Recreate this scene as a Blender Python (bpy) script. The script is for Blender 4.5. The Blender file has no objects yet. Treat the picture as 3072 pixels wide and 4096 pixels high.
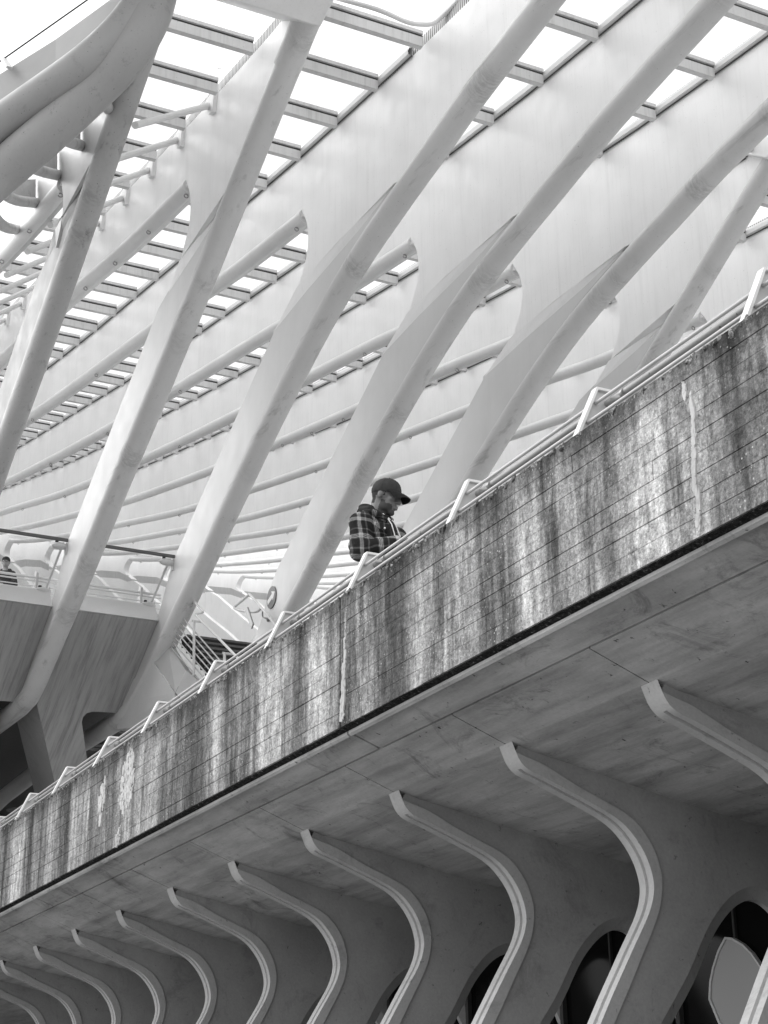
import bpy, bmesh, math, random
import numpy as np
from mathutils import Vector, Matrix
from mathutils.geometry import tessellate_polygon
random.seed(7)
sc = bpy.context.scene
C = sc.collection

# ------------------------------------------------------------------ camera
# world: +x runs along the walkway towards the viewer's right, +y away under the deck, z up, ground at 0
FPX = 6585.6                     # focal length in pixels of the 3072x4096 photograph
PITCH, ROLL, AZ = math.radians(21.698), math.radians(-0.7475), math.radians(-26.954)
EYE = 1.6
_up = np.array([math.sin(ROLL)*math.cos(PITCH), -math.cos(ROLL)*math.cos(PITCH), math.sin(PITCH)])
_z = np.array([0, 0, 1.]); _fh = _z-_up*_up[2]; _fh /= np.linalg.norm(_fh)
_rt = np.cross(-_up, _fh)
if _rt[0] < 0: _rt = -_rt
EX = math.cos(AZ)*_fh+math.sin(AZ)*_rt          # receding direction (world -x)
EY = -math.sin(AZ)*_fh+math.cos(AZ)*_rt         # world +y
def to_world(v): return Vector((-float(v@EX), float(v@EY), float(v@_up)))
cam_d = bpy.data.cameras.new('camera'); cam = bpy.data.objects.new('camera', cam_d); C.objects.link(cam)
R = Matrix((to_world(np.array([1., 0, 0])), to_world(np.array([0, -1., 0])), to_world(np.array([0, 0, -1.])))).transposed()
cam.matrix_world = Matrix.Translation((0, 0, EYE)) @ R.to_4x4()
cam_d.sensor_fit = 'VERTICAL'; cam_d.sensor_height = 36; cam_d.sensor_width = 27
cam_d.lens = FPX/4096*36; cam_d.clip_start = .1; cam_d.clip_end = 3000
sc.camera = cam
sc.render.resolution_x, sc.render.resolution_y = 768, 1024

# ------------------------------------------------------------------ light: overcast, black-and-white picture
SUN_EL, SUN_DIR = math.radians(44), Vector((-.60, -.80, 0))      # towards the veiled sun, left of the view and in front of the parapet
w = bpy.data.worlds.new("World"); sc.world = w; w.use_nodes = True
nt = w.node_tree; nt.nodes.clear()
sky = nt.nodes.new('ShaderNodeTexSky'); sky.sky_type = 'NISHITA'; sky.sun_disc = False
sky.sun_elevation = SUN_EL; sky.sun_rotation = math.atan2(SUN_DIR.x, SUN_DIR.y)
sky.air_density = 2; sky.dust_density = 6; sky.ozone_density = 1
bw = nt.nodes.new('ShaderNodeRGBToBW'); mx = nt.nodes.new('ShaderNodeMix'); mx.data_type = 'FLOAT'
mx.inputs[0].default_value = .7; mx.inputs[3].default_value = 8.5
bg = nt.nodes.new('ShaderNodeBackground'); bg.inputs[1].default_value = .12
wo = nt.nodes.new('ShaderNodeOutputWorld')
nt.links.new(sky.outputs[0], bw.inputs[0]); nt.links.new(bw.outputs[0], mx.inputs[2])
nt.links.new(mx.outputs[0], bg.inputs[0]); nt.links.new(bg.outputs[0], wo.inputs[0])
sd = bpy.data.lights.new('sun', 'SUN'); sd.energy = .8; sd.angle = math.radians(80)
sun = bpy.data.objects.new('sun', sd); C.objects.link(sun)
dv = SUN_DIR.normalized()*math.cos(SUN_EL)+Vector((0, 0, math.sin(SUN_EL)))
sun.rotation_euler = dv.to_track_quat('Z', 'Y').to_euler(); sun.location = (0, -20, 40)
vs = sc.view_settings; vs.view_transform = 'Standard'; vs.look = 'None'; vs.exposure = .92; vs.gamma = 1
vs.use_curve_mapping = False
try:
    sc.cycles.max_bounces = 10; sc.cycles.transparent_max_bounces = 24; sc.cycles.diffuse_bounces = 6
except Exception: pass

# ------------------------------------------------------------------ helpers
def at_y(px, py, y):             # point of the photograph (3072x4096 px) on the vertical plane at world y
    r = np.array([px-1536., py-2048., FPX]); v = to_world(r*(y/(r@EY))); return v+Vector((0, 0, EYE))
def at_z(px, py, z):
    r = np.array([px-1536., py-2048., FPX]); v = to_world(r*((z-EYE)/(r@_up))); return v+Vector((0, 0, EYE))
def cp(r, s, z): return Vector((-2*r, 2*s, 2*z+EYE))             # canopy grid -> world
def wp(x, y, z): return Vector((-.9*x, .9*y, .9*z+EYE))          # walkway section -> world
def sk(k): return 3.69+k

def tag(o, label=None, cat=None, group=None, kind=None):
    if label: o['label'] = label
    if cat: o['category'] = cat
    if group: o['group'] = group
    if kind: o['kind'] = kind
    return o
def thing(name, label, cat, loc, group=None):
    o = bpy.data.objects.new(name, None); C.objects.link(o); o.location = loc; o.empty_display_size = .3
    return tag(o, label, cat, group)
def mesh_obj(name, me, parent=None):
    o = bpy.data.objects.new(name, me); C.objects.link(o)
    if parent is not None:
        o.parent = parent
        L = parent.location.copy(); p = parent.parent
        while p is not None: L += p.location; p = p.parent
        o.matrix_parent_inverse = Matrix.Identity(4)
        o.location = -L                                          # mesh data is in world coordinates
    return o
def build(name, bm, mat, parent=None, smooth=False, bevel=0, angle=35):
    bmesh.ops.recalc_face_normals(bm, faces=bm.faces)
    me = bpy.data.meshes.new(name); bm.to_mesh(me); bm.free()
    me.materials.append(mat)
    if smooth:
        for p in me.polygons: p.use_smooth = True
        me.set_sharp_from_angle(angle=math.radians(angle))
    o = mesh_obj(name, me, parent)
    if bevel:
        m = o.modifiers.new('bevel', 'BEVEL'); m.width = bevel; m.segments = 2; m.limit_method = 'ANGLE'; m.angle_limit = math.radians(40)
    return o
def box(bm, a, b):
    (x0, y0, z0), (x1, y1, z1) = a, b
    v = [bm.verts.new(p) for p in ((x0, y0, z0), (x1, y0, z0), (x1, y1, z0), (x0, y1, z0), (x0, y0, z1), (x1, y0, z1), (x1, y1, z1), (x0, y1, z1))]
    for f in ((0, 3, 2, 1), (4, 5, 6, 7), (0, 1, 5, 4), (1, 2, 6, 5), (2, 3, 7, 6), (3, 0, 4, 7)): bm.faces.new([v[i] for i in f])
def bar(bm, p, q, wd, ht, side=None):         # rectangular bar from p to q
    p, q = Vector(p), Vector(q); d = (q-p).normalized()
    s = Vector(side) if side is not None else d.cross(Vector((0, 0, 1)))
    if s.length < 1e-4: s = Vector((1, 0, 0))
    s = (s-d*s.dot(d)).normalized(); u = s.cross(d).normalized()
    v = []
    for c in (p, q):
        for a, b in ((-1, -1), (1, -1), (1, 1), (-1, 1)): v.append(bm.verts.new(c+s*(a*wd/2)+u*(b*ht/2)))
    for f in ((0, 1, 2, 3), (7, 6, 5, 4), (0, 4, 5, 1), (1, 5, 6, 2), (2, 6, 7, 3), (3, 7, 4, 0)): bm.faces.new([v[i] for i in f])
def catmull(P, n=5):
    P = [Vector(p) for p in P]
    if len(P) < 3: return P
    Q = [P[0]*2-P[1]]+P+[P[-1]*2-P[-2]]; out = []
    for i in range(1, len(Q)-2):
        a, b, c, d = Q[i-1:i+3]
        for j in range(n):
            t = j/n
            out.append(.5*((2*b)+(c-a)*t+(2*a-5*b+4*c-d)*t*t+(3*b-a-3*c+d)*t**3))
    out.append(P[-1]); return out
def tube(bm, P, r, n=16, caps=True, r2=None):
    P = [Vector(p) for p in P]; rings = []; u = None
    for i, p in enumerate(P):
        d = (P[min(i+1, len(P)-1)]-P[max(i-1, 0)]).normalized()
        if u is None:
            u = d.cross(Vector((0, 0, 1)))
            if u.length < 1e-3: u = Vector((1, 0, 0))
        u = (u-d*u.dot(d)).normalized(); v = d.cross(u)
        rr = r(i/(len(P)-1)) if callable(r) else r
        rings.append([bm.verts.new(p+(u*math.cos(2*math.pi*j/n)+v*math.sin(2*math.pi*j/n))*rr) for j in range(n)])
    for a, b in zip(rings, rings[1:]):
        for j in range(n): bm.faces.new((a[j], a[(j+1) % n], b[(j+1) % n], b[j]))
    if caps: bm.faces.new(rings[0][::-1]); bm.faces.new(rings[-1])
def prism(bm, loops, f0, f1):                 # 2D loops (outer, holes...) -> two caps mapped by f0/f1 plus side walls
    tris = tessellate_polygon([[Vector((x, y, 0)) for x, y in l] for l in loops])
    flat = [p for l in loops for p in l]
    A = [bm.verts.new(f0(*p)) for p in flat]; B = [bm.verts.new(f1(*p)) for p in flat]
    for t in tris:
        if len(set(t)) == 3:
            try: bm.faces.new([A[i] for i in t]); bm.faces.new([B[i] for i in reversed(t)])
            except ValueError: pass
    k = 0
    for l in loops:
        n = len(l)
        for i in range(n):
            a, b = k+i, k+(i+1) % n
            bm.faces.new((A[a], A[b], B[b], B[a]))
        k += n
def loft(bm, sections, close=False):
    V = [[bm.verts.new(p) for p in s] for s in sections]
    for a, b in zip(V, V[1:]):
        n = len(a)
        for j in range(n if close else n-1): bm.faces.new((a[j], a[(j+1) % n], b[(j+1) % n], b[j]))
    return V
def ring(bm, c, R_, r, axis, n=14, m=6):
    axis = Vector(axis).normalized(); u = axis.orthogonal().normalized(); v = axis.cross(u); V = []
    for i in range(n):
        a = 2*math.pi*i/n; d = u*math.cos(a)+v*math.sin(a)
        V.append([bm.verts.new(Vector(c)+d*(R_+r*math.cos(2*math.pi*j/m))+axis*(r*math.sin(2*math.pi*j/m))) for j in range(m)])
    for i in range(n):
        for j in range(m): bm.faces.new((V[i][j], V[(i+1) % n][j], V[(i+1) % n][(j+1) % m], V[i][(j+1) % m]))

# ------------------------------------------------------------------ materials (monochrome)
def M(name, rough=.6, spec=.4, metallic=0.):
    m = bpy.data.materials.new(name); m.use_nodes = True; n = m.node_tree
    b = n.nodes['Principled BSDF']; b.inputs['Roughness'].default_value = rough; b.inputs['Specular IOR Level'].default_value = spec
    b.inputs['Metallic'].default_value = metallic
    return m, n, b
def N(n, t, **kw):
    x = n.nodes.new(t)
    for k, v in kw.items():
        if k.startswith('i_'): x.inputs[k[2:].replace('_', ' ')].default_value = v
        elif k.startswith('n_'): x.inputs[int(k[2:])].default_value = v
        else: setattr(x, k, v)
    return x
def pos(n, scale=(1, 1, 1), rot=(0, 0, 0), loc=(0, 0, 0)):
    g = n.nodes.new('ShaderNodeNewGeometry'); mp = N(n, 'ShaderNodeMapping'); mp.inputs['Scale'].default_value = scale
    mp.inputs['Rotation'].default_value = rot; mp.inputs['Location'].default_value = loc
    n.links.new(g.outputs['Position'], mp.inputs[0]); return mp.outputs[0]
def noise(n, vec, scale, detail=4, rough=.55, dist=0):
    x = N(n, 'ShaderNodeTexNoise'); x.inputs['Scale'].default_value = scale; x.inputs['Detail'].default_value = detail
    x.inputs['Roughness'].default_value = rough; x.inputs['Distortion'].default_value = dist
    n.links.new(vec, x.inputs['Vector']); return x.outputs['Fac']
def ramp(n, fac, stops):
    x = N(n, 'ShaderNodeValToRGB'); e = x.color_ramp.elements
    while len(e) < len(stops): e.new(.5)
    for i, (p, v) in enumerate(stops): e[i].position = p; e[i].color = (v, v, v, 1)
    n.links.new(fac, x.inputs[0]); return x.outputs[0]
def mul(n, a, b, op='MULTIPLY', clamp=False):
    x = N(n, 'ShaderNodeMath', operation=op, use_clamp=clamp)
    for i, v in enumerate((a, b)):
        if isinstance(v, (int, float)): x.inputs[i].default_value = v
        else: n.links.new(v, x.inputs[i])
    return x.outputs[0]
def mixf(n, f, a, b):
    x = N(n, 'ShaderNodeMix', data_type='FLOAT')
    for i, v in ((0, f), (2, a), (3, b)):
        if isinstance(v, (int, float)): x.inputs[i].default_value = v
        else: n.links.new(v, x.inputs[i])
    return x.outputs[0]
def bump(n, b, h, strength=.3, dist=.01):
    x = N(n, 'ShaderNodeBump'); x.inputs['Strength'].default_value = strength; x.inputs['Distance'].default_value = dist
    n.links.new(h, x.inputs['Height']); n.links.new(x.outputs[0], b.inputs['Normal'])
def plain(name, v, rough=.6, spec=.4, metallic=0., var=.06, sc_=8.):
    m, n, b = M(name, rough, spec, metallic)
    f = noise(n, pos(n), sc_, 4)
    n.links.new(ramp(n, f, [(.3, v*(1-var)), (.7, v*(1+var))]), b.inputs['Base Color']); return m

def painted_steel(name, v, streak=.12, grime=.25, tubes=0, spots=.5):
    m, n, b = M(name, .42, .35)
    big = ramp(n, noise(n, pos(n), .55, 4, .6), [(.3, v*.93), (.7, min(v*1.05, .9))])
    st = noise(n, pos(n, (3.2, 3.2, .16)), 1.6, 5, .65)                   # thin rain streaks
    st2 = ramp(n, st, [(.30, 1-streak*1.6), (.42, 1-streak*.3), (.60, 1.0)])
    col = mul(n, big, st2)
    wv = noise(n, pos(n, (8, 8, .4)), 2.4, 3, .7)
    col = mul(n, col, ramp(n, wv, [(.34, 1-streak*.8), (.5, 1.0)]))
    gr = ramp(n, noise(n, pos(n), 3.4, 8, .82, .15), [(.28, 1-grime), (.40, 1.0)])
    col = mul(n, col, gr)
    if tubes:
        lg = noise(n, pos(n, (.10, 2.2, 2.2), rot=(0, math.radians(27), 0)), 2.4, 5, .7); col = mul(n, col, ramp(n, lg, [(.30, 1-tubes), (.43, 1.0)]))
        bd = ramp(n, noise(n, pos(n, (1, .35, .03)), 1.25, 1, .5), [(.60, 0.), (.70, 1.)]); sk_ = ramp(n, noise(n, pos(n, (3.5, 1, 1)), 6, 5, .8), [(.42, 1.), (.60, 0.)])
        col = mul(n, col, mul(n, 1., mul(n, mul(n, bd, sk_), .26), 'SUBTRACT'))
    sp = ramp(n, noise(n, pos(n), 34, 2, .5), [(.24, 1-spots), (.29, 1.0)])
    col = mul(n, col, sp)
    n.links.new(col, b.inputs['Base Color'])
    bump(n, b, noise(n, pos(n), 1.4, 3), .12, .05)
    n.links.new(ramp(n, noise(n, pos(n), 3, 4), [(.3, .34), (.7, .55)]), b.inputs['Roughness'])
    return m
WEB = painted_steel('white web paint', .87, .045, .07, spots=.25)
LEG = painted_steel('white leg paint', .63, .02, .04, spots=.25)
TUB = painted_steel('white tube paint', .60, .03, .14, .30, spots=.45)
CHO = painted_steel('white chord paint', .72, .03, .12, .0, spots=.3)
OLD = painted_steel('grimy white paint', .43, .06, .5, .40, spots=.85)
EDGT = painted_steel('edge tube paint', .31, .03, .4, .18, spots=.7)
BAND = painted_steel('fold paint', .88, .03, .06, spots=.2)
BAND2 = painted_steel('shaded fold paint', .50, .12, .1, spots=.2)  # shade of the down-facing far fold put into its colour
RAILM = plain('rail paint', .44, .38, .5, var=.08, sc_=5)
CLEAN = plain('clean white paint', .66, .45, .4, var=.03, sc_=3)
GASK = plain('black gasket', .03, .6)
SEAMM = plain('grey sealant', .09, .7)
FASM = plain('grey fascia paint', .26, .6, var=.05, sc_=2)
PURL = painted_steel('purlin paint', .64, .12, .12, spots=.3)
STEEL = plain('brushed steel rod', .32, .35, .5, .6)
DARK = plain('dark lining', .035, .8, .2)

# slotted upstand
SLOT, n, b = M('slotted drip strip', .7, .3)
wv = N(n, 'ShaderNodeTexWave', wave_type='BANDS', bands_direction='X'); wv.inputs['Scale'].default_value = 5.5; wv.inputs['Distortion'].default_value = 1.2
n.links.new(pos(n), wv.inputs['Vector'])
n.links.new(ramp(n, wv.outputs['Fac'], [(.35, .10), (.6, .62)]), b.inputs['Base Color'])

# roof glass
GLASS, n, b = M('roof glass', .1, .5)
tr = N(n, 'ShaderNodeBsdfTransparent'); tr.inputs[0].default_value = (.86, .86, .86, 1)
df = N(n, 'ShaderNodeBsdfTranslucent'); df.inputs[0].default_value = (.30, .30, .30, 1)
mixs = N(n, 'ShaderNodeMixShader'); d = ramp(n, noise(n, pos(n), 2.2, 8, .8, .3), [(.55, .05), (.66, .30), (.72, .8)])
n.links.new(d, mixs.inputs[0]); n.links.new(tr.outputs[0], mixs.inputs[1]); n.links.new(df.outputs[0], mixs.inputs[2])
gl = N(n, 'ShaderNodeBsdfGlossy'); gl.inputs['Roughness'].default_value = .05; m2 = N(n, 'ShaderNodeMixShader'); fr = N(n, 'ShaderNodeFresnel'); fr.inputs[0].default_value = 1.25
n.links.new(fr.outputs[0], m2.inputs[0]); n.links.new(mixs.outputs[0], m2.inputs[1]); n.links.new(gl.outputs[0], m2.inputs[2])
n.links.new(m2.outputs[0], n.nodes['Material Output'].inputs[0])
SCREEN, n, b = M('screen glass', .1, .5)
tr = N(n, 'ShaderNodeBsdfTransparent'); tr.inputs[0].default_value = (.93, .93, .93, 1)
gl = N(n, 'ShaderNodeBsdfGlossy'); gl.inputs['Roughness'].default_value = .03; m2 = N(n, 'ShaderNodeMixShader'); fr = N(n, 'ShaderNodeFresnel'); fr.inputs[0].default_value = 1.3
n.links.new(fr.outputs[0], m2.inputs[0]); n.links.new(tr.outputs[0], m2.inputs[1]); n.links.new(gl.outputs[0], m2.inputs[2])
n.links.new(m2.outputs[0], n.nodes['Material Output'].inputs[0])
DGLASS, n, b = M('dark facade glass', .06, .6)
b.inputs['Base Color'].default_value = (.004, .004, .004, 1); b.inputs['Specular IOR Level'].default_value = .06; b.inputs['Roughness'].default_value = .12

def concrete(name, v, along=0., mott=.14, dirt=.2):
    m, n, b = M(name, .85, .2)
    a = ramp(n, noise(n, pos(n), 1.1, 6, .65), [(.3, v*(1-mott)), (.7, v*(1+mott))])
    g = ramp(n, noise(n, pos(n, (.35, 2.6, 2.6)), 3.0, 5, .65), [(.3, 1-along), (.62, 1.0)])     # board marks run along x
    col = mul(n, a, g)
    fine = ramp(n, noise(n, pos(n), 60, 3, .6), [(.3, .93), (.7, 1.05)]); col = mul(n, col, fine)
    pits = ramp(n, noise(n, pos(n), 17, 4, .7, .4), [(.27, 1-dirt*2.2), (.35, 1.0)]); col = mul(n, col, pits)
    stn = ramp(n, noise(n, pos(n), 2.6, 7, .8, 1.0), [(.32, 1-dirt), (.46, 1.0)]); col = mul(n, col, stn)
    n.links.new(col, b.inputs['Base Color'])
    bump(n, b, mul(n, noise(n, pos(n), 45, 4), noise(n, pos(n, (.3, 3, 3)), 6, 4), 'ADD'), .25, .006)
    return m
SOFF = concrete('board-marked soffit concrete', .48, .42, .18, .45)
RIBC = concrete('rib concrete', .33, .0, .18, .26)
FASC = concrete('fair-faced concrete', .44, .0, .1, .24)
GROUND = concrete('ground paving', .26, .0, .1, .1)

# streaky gallery panel: streaks follow the slope
STRK, n, b = M('streaked panel', .8, .2)
q = pos(n, (.25, 4.5, .25)); st = ramp(n, noise(n, q, 2.4, 6, .75), [(.32, .24), (.5, .38), (.7, .46)])
d = ramp(n, noise(n, pos(n), 5, 6, .8, .5), [(.28, .6), (.36, 1.0)]); n.links.new(mul(n, st, d), b.inputs['Base Color'])

# weathered parapet
WALL, n, b = M('weathered parapet concrete', .9, .15)
sepz = N(n, 'ShaderNodeSeparateXYZ'); n.links.new(pos(n), sepz.inputs[0])
base = ramp(n, noise(n, pos(n, (1, 1, .8)), 1.1, 5, .6), [(.3, .23), (.7, .33)])
s1 = noise(n, pos(n, (1.0, 1.0, .09)), 2.1, 5, .62, .15)                  # broad run-off stains
s2 = noise(n, pos(n, (1.0, 1.0, .10), loc=(3, 1, 0)), 7.5, 6, .7, .25)    # narrow run-off stains
s3 = noise(n, pos(n, (1, 1, .22), loc=(7, 2, 0)), 26, 5, .7, .3)
col = mul(n, base, ramp(n, s1, [(.36, .30), (.47, .76), (.58, 1.30)]))
col = mul(n, col, ramp(n, s2, [(.35, .36), (.46, .90), (.60, 1.45)]))
col = mul(n, col, ramp(n, s3, [(.32, .62), (.52, 1.0), (.72, 1.3)]))
mott = noise(n, pos(n), 46, 5, .75, .3); col = mul(n, col, ramp(n, mott, [(.30, .42), (.46, .90), (.62, 1.25)]))
m3 = noise(n, pos(n), 13, 7, .85, .2); col = mul(n, col, ramp(n, m3, [(.34, .50), (.48, .98), (.64, 1.35)]))
m4 = noise(n, pos(n), 95, 3, .8); col = mul(n, col, ramp(n, m4, [(.32, .60), (.46, 1.0), (.58, 1.0), (.70, 1.6)]))
# pale lichen specks
vor = N(n, 'ShaderNodeTexVoronoi', feature='F1'); vor.inputs['Scale'].default_value = 38; n.links.new(pos(n), vor.inputs['Vector'])
spk = mul(n, ramp(n, vor.outputs['Distance'], [(.10, .8), (.20, 0)]), ramp(n, noise(n, pos(n), 3.1, 3), [(.46, 0), (.6, 1)]))
col = mixf(n, spk, col, .62)
# dark mossy edge along the top
edge = mul(n, sepz.outputs['Z'], -4.695, 'ADD')
edn = mul(n, edge, mul(n, mul(n, noise(n, pos(n, (1, 1, .5)), 5, 6, .75), -.5, 'ADD'), .32), 'ADD')
col = mul(n, col, mixf(n, N(n, 'ShaderNodeMapRange', n_1=-.20, n_2=-.03).outputs[0], 1.0, .36))
mr = [x for x in n.nodes if x.bl_idname == 'ShaderNodeMapRange'][0]; n.links.new(edn, mr.inputs[0])
n.links.new(col, b.inputs['Base Color'])
bump(n, b, mul(n, noise(n, pos(n), 55, 6, .7), mul(n, noise(n, pos(n), 14, 4), 1.3), 'ADD'), .7, .012)
EFFL = concrete('white lime deposit', .46, .0, .35, .45)
MOSS, n, b = M('dark mossy drip edge', .95, .1)
n.links.new(ramp(n, noise(n, pos(n, (1, 1, 1)), 42, 6, .8, .6), [(.45, .012), (.6, .05), (.68, .35)]), b.inputs['Base Color'])
bump(n, b, noise(n, pos(n), 40, 5, .7), 1, .03)
# ------------------------------------------------------------------ ground
bm = bmesh.new(); v = [bm.verts.new(p) for p in ((-600, -400, 0), (300, -400, 0), (300, 600, 0), (-600, 600, 0))]; bm.faces.new(v)
tag(build('ground', bm, GROUND), kind='structure')

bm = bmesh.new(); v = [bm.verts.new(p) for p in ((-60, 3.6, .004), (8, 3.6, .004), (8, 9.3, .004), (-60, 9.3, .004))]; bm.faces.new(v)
tag(build('unseen_dark_sheet', bm, plain('dark bounce absorber', .05, .9)), kind='structure')  # unseen dark sheet added under the deck to darken the soffit

bm = bmesh.new(); v = [bm.verts.new(p) for p in ((-110, 9.3, .006), (12, 9.3, .006), (12, 60, .006), (-110, 60, .006))]; bm.faces.new(v)
tag(build('bounce_floor', bm, plain('pale bounce floor', .55, .7)), kind='structure')  # unseen pale floor added to bounce light up onto webs and tubes

# ------------------------------------------------------------------ steel canopy ribs
def interp(P, r):
    P = sorted(P); xs = [p[0] for p in P]; ys = [p[1] for p in P]
    if r <= xs[0]: return ys[0]+(r-xs[0])*(ys[1]-ys[0])/(xs[1]-xs[0])
    if r >= xs[-1]: return ys[-1]+(r-xs[-1])*(ys[-1]-ys[-2])/(xs[-1]-xs[-2])
    return float(np.interp(r, xs, ys))
GUT = [(3.0, 6.85), (5.2, 7.05), (7.2, 7.27), (8.9, 7.495), (10.5, 7.77), (12.9, 8.235), (16.3, 8.93), (18.4, 9.395), (20.1, 9.80), (22.8, 10.43), (24.35, 10.81), (29.5, 12.21), (37, 14.55), (42, 16.2), (47, 17.9)]
CHD = [(10.6, 7.215), (12.2, 7.52), (13.66, 7.86), (16.46, 8.455), (19.25, 9.075), (22.05, 9.735), (24.9, 10.45), (27.9, 11.30), (30.63, 12.07), (34, 13.08), (36.2, 13.80), (36.8, 14.02)]
LEGC = [(3.0, 7.05), (5.0, 6.99), (6.0, 6.93), (6.67, 6.86), (7.2, 6.81), (7.9, 6.73), (8.53, 6.62), (9.05, 6.53), (9.76, 6.38), (10.5, 6.13), (11.3, 5.78), (12.1, 5.38), (12.7, 5.06), (13.37, 4.72), (13.9, 4.45), (14.15, 4.33)]
LEGA = [(8.25, 7.43), (8.54, 7.30), (9.19, 6.95), (10.2, 6.38), (11.3, 5.80), (12.1, 5.40), (12.7, 5.08), (13.37, 4.73), (13.9, 4.48), (14.15, 4.36)]
HOLE_TOP = [(10.66, 7.30), (10.58, 7.20), (10.52, 7.08), (10.50, 6.95), (10.53, 6.80), (10.62, 6.68)]
HOLE_LEG = [(11.2, 6.42), (11.55, 6.23), (12.0, 5.99), (12.85, 5.53), (13.15, 5.36), (13.5, 5.16), (13.81, 4.80)]
HOOK = [(37.05, 14.08), (37.3, 14.02), (37.38, 13.90), (37.2, 13.74), (36.7, 13.45)]
FAR_IN = [(36.1, 13.12), (34.9, 12.36), (34.0, 11.80), (32.0, 10.60), (28.0, 7.9), (24.0, 5.3), (20.5, 3.1)]
H = .05; WN = -.018
def sm(P, n=4): return [(p.x, p.y) for p in catmull([Vector((a, b, 0)) for a, b in P], n)]
def mk_rib(k, kind, name, label, group, near=True, gut_from=None, dz=0.):
    """one roof rib in the plane s = 3.69+k (canopy units): web, near leg, far leg, tubes, gutter"""
    s = sk(k); leg = LEGC if kind == 'open' else LEGA
    t = thing(name, label, 'roof rib', cp(16.5, s, -EYE/2), group)
    chd = [(r, z+dz*max(0, 1-(r-10.6)/14)) for r, z in CHD]
    ht = [(r, z+dz) for r, z in HOLE_TOP]
    L = sm(leg)
    # upper web with the far part; its lower front border is the leg line down to the fold
    r_f = 9.0
    up = [p for p in L if p[0] < (r_f if kind == 'open' else 9.85)]
    fold_up = [(9.0, 6.58), (10.0, 6.61), (10.68, 6.61)] if kind == 'open' else [(10.68, 6.60)]
    g0 = up[0][0]; top = [(r, interp(GUT, r)) for r in np.linspace(max(g0, 3.0), 47, 60)]
    if kind != 'open': top[0] = (g0, 7.43)
    outer = up+fold_up+sm(ht[::-1], 3)+[(r, z) for r, z in sm(chd, 3)]+sm(HOOK, 4)+[(37.05, 13.64), (37.75, 13.98), (39.3, 14.52), (43, 15.6), (47, 16.9)]+top[::-1]
    W = .9967
    bm = bmesh.new(); prism(bm, [[(a, b_) for a, b_ in outer]], lambda r, z: cp(r*W, s+WN, z*W), lambda r, z: cp(r*W, s+2*H+.02, z*W))
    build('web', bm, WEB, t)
    # fold strip between proud web and leg plate
    bm = bmesh.new()
    fl = [(9.0, 6.56), (9.6, 6.51), (10.5, 6.48), (11.2, 6.43)]; fu = [(8.98, 6.58), (9.6, 6.60), (10.3, 6.61), (10.72, 6.61)]
    if kind != 'open': fl = [(9.84, 6.57), (10.3, 6.50), (10.98, 6.44)]; fu = [(9.84, 6.58), (10.3, 6.585), (10.72, 6.60)]
    loft(bm, [[cp(r*W, s+WN, z*W) for r, z in fu], [cp(r, s+.001, z) for r, z in fl]])
    build('fold', bm, BAND, t)
    # near leg plate
    hl = sm(HOLE_LEG, 4)
    lp = [p for p in L if p[0] >= 8.95]+[(14.6, 4.18), (14.87, 4.06)]+hl[::-1]+[(11.2, 6.45), (10.5, 6.49), (9.6, 6.53), (9.0, 6.59)]
    if kind != 'open': lp = [p for p in L if p[0] >= 9.83]+[(14.6, 4.18), (14.87, 4.06)]+hl[::-1]+[(10.98, 6.46), (10.3, 6.52)]
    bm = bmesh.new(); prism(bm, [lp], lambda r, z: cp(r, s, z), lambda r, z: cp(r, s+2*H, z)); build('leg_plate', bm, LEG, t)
    # leg tube
    Rl = .092; a = math.sqrt(Rl*Rl-H*H); P = []
    for i, (r, z) in enumerate(L):
        r0, z0 = L[max(i-1, 0)]; r1, z1 = L[min(i+1, len(L)-1)]; d = Vector((r1-r0, z1-z0)).normalized(); nrm = Vector((d.y, -d.x))
        if nrm.y > 0: nrm = -nrm
        P.append(cp(r+nrm.x*a, s+H, z+nrm.y*a))
    for r, z in ((14.38, 4.155), (14.62, 4.07), (14.95, 4.05), (16.0, 4.09), (18.1, 4.16), (19.4, 4.15), (21, 4.05), (24, 3.8)): P.append(cp(r, s+H, z))
    if near: bm = bmesh.new(); tube(bm, P, 2*Rl, 20); build('leg_tube', bm, TUB, t, True)
    # roof chord
    bm = bmesh.new(); tube(bm, [cp(r, s+.02, z) for r, z in sm(chd, 4)], .124, 16); ch = build('chord_tube', bm, CHO, t, True)
    for j in range(10):
        r = 10.74+2.805*j if kind == 'open' else 10.63+.922*j
        if r > 37: break
        z = interp(chd, r); bm = bmesh.new(); ring(bm, cp(r, s+.0, z-.078), .034, .010, EX_W, 10, 5); build('cable_ring', bm, STEEL, ch, True)
    # far leg
    fi = sm(FAR_IN, 3)
    fo = [(21.0, 1.5), (26, 4.9), (32, 9.0), (38, 12.2), (43, 13.7), (47, 14.8)]
    fp = fi[::-1]+[(36.6, 13.38), (37.0, 13.48), (37.72, 13.80), (39.24, 14.32), (43, 15.35), (47, 16.6)]+fo[::-1]
    bm = bmesh.new(); prism(bm, [fp], lambda r, z: cp(r, s+.02, z), lambda r, z: cp(r, s+2*H+.02, z)); build('far_leg', bm, WEB, t)
    bm = bmesh.new()
    loft(bm, [[cp(r*W, s+WN, z*W) for r, z in ((36.95, 13.62), (37.75, 13.98), (39.3, 14.52), (43, 15.6), (47, 16.9))], [cp(r, s+.019, z) for r, z in ((36.95, 13.45), (37.72, 13.79), (39.24, 14.31), (43, 15.34), (47, 16.6))]])
    build('far_fold', bm, BAND2, t)
    # seams where plate meets tube
    bm = bmesh.new(); tube(bm, [cp(r, s+.001, z) for r, z in L], .014, 5, False); build('plate_seam', bm, SEAMM, t)
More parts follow.
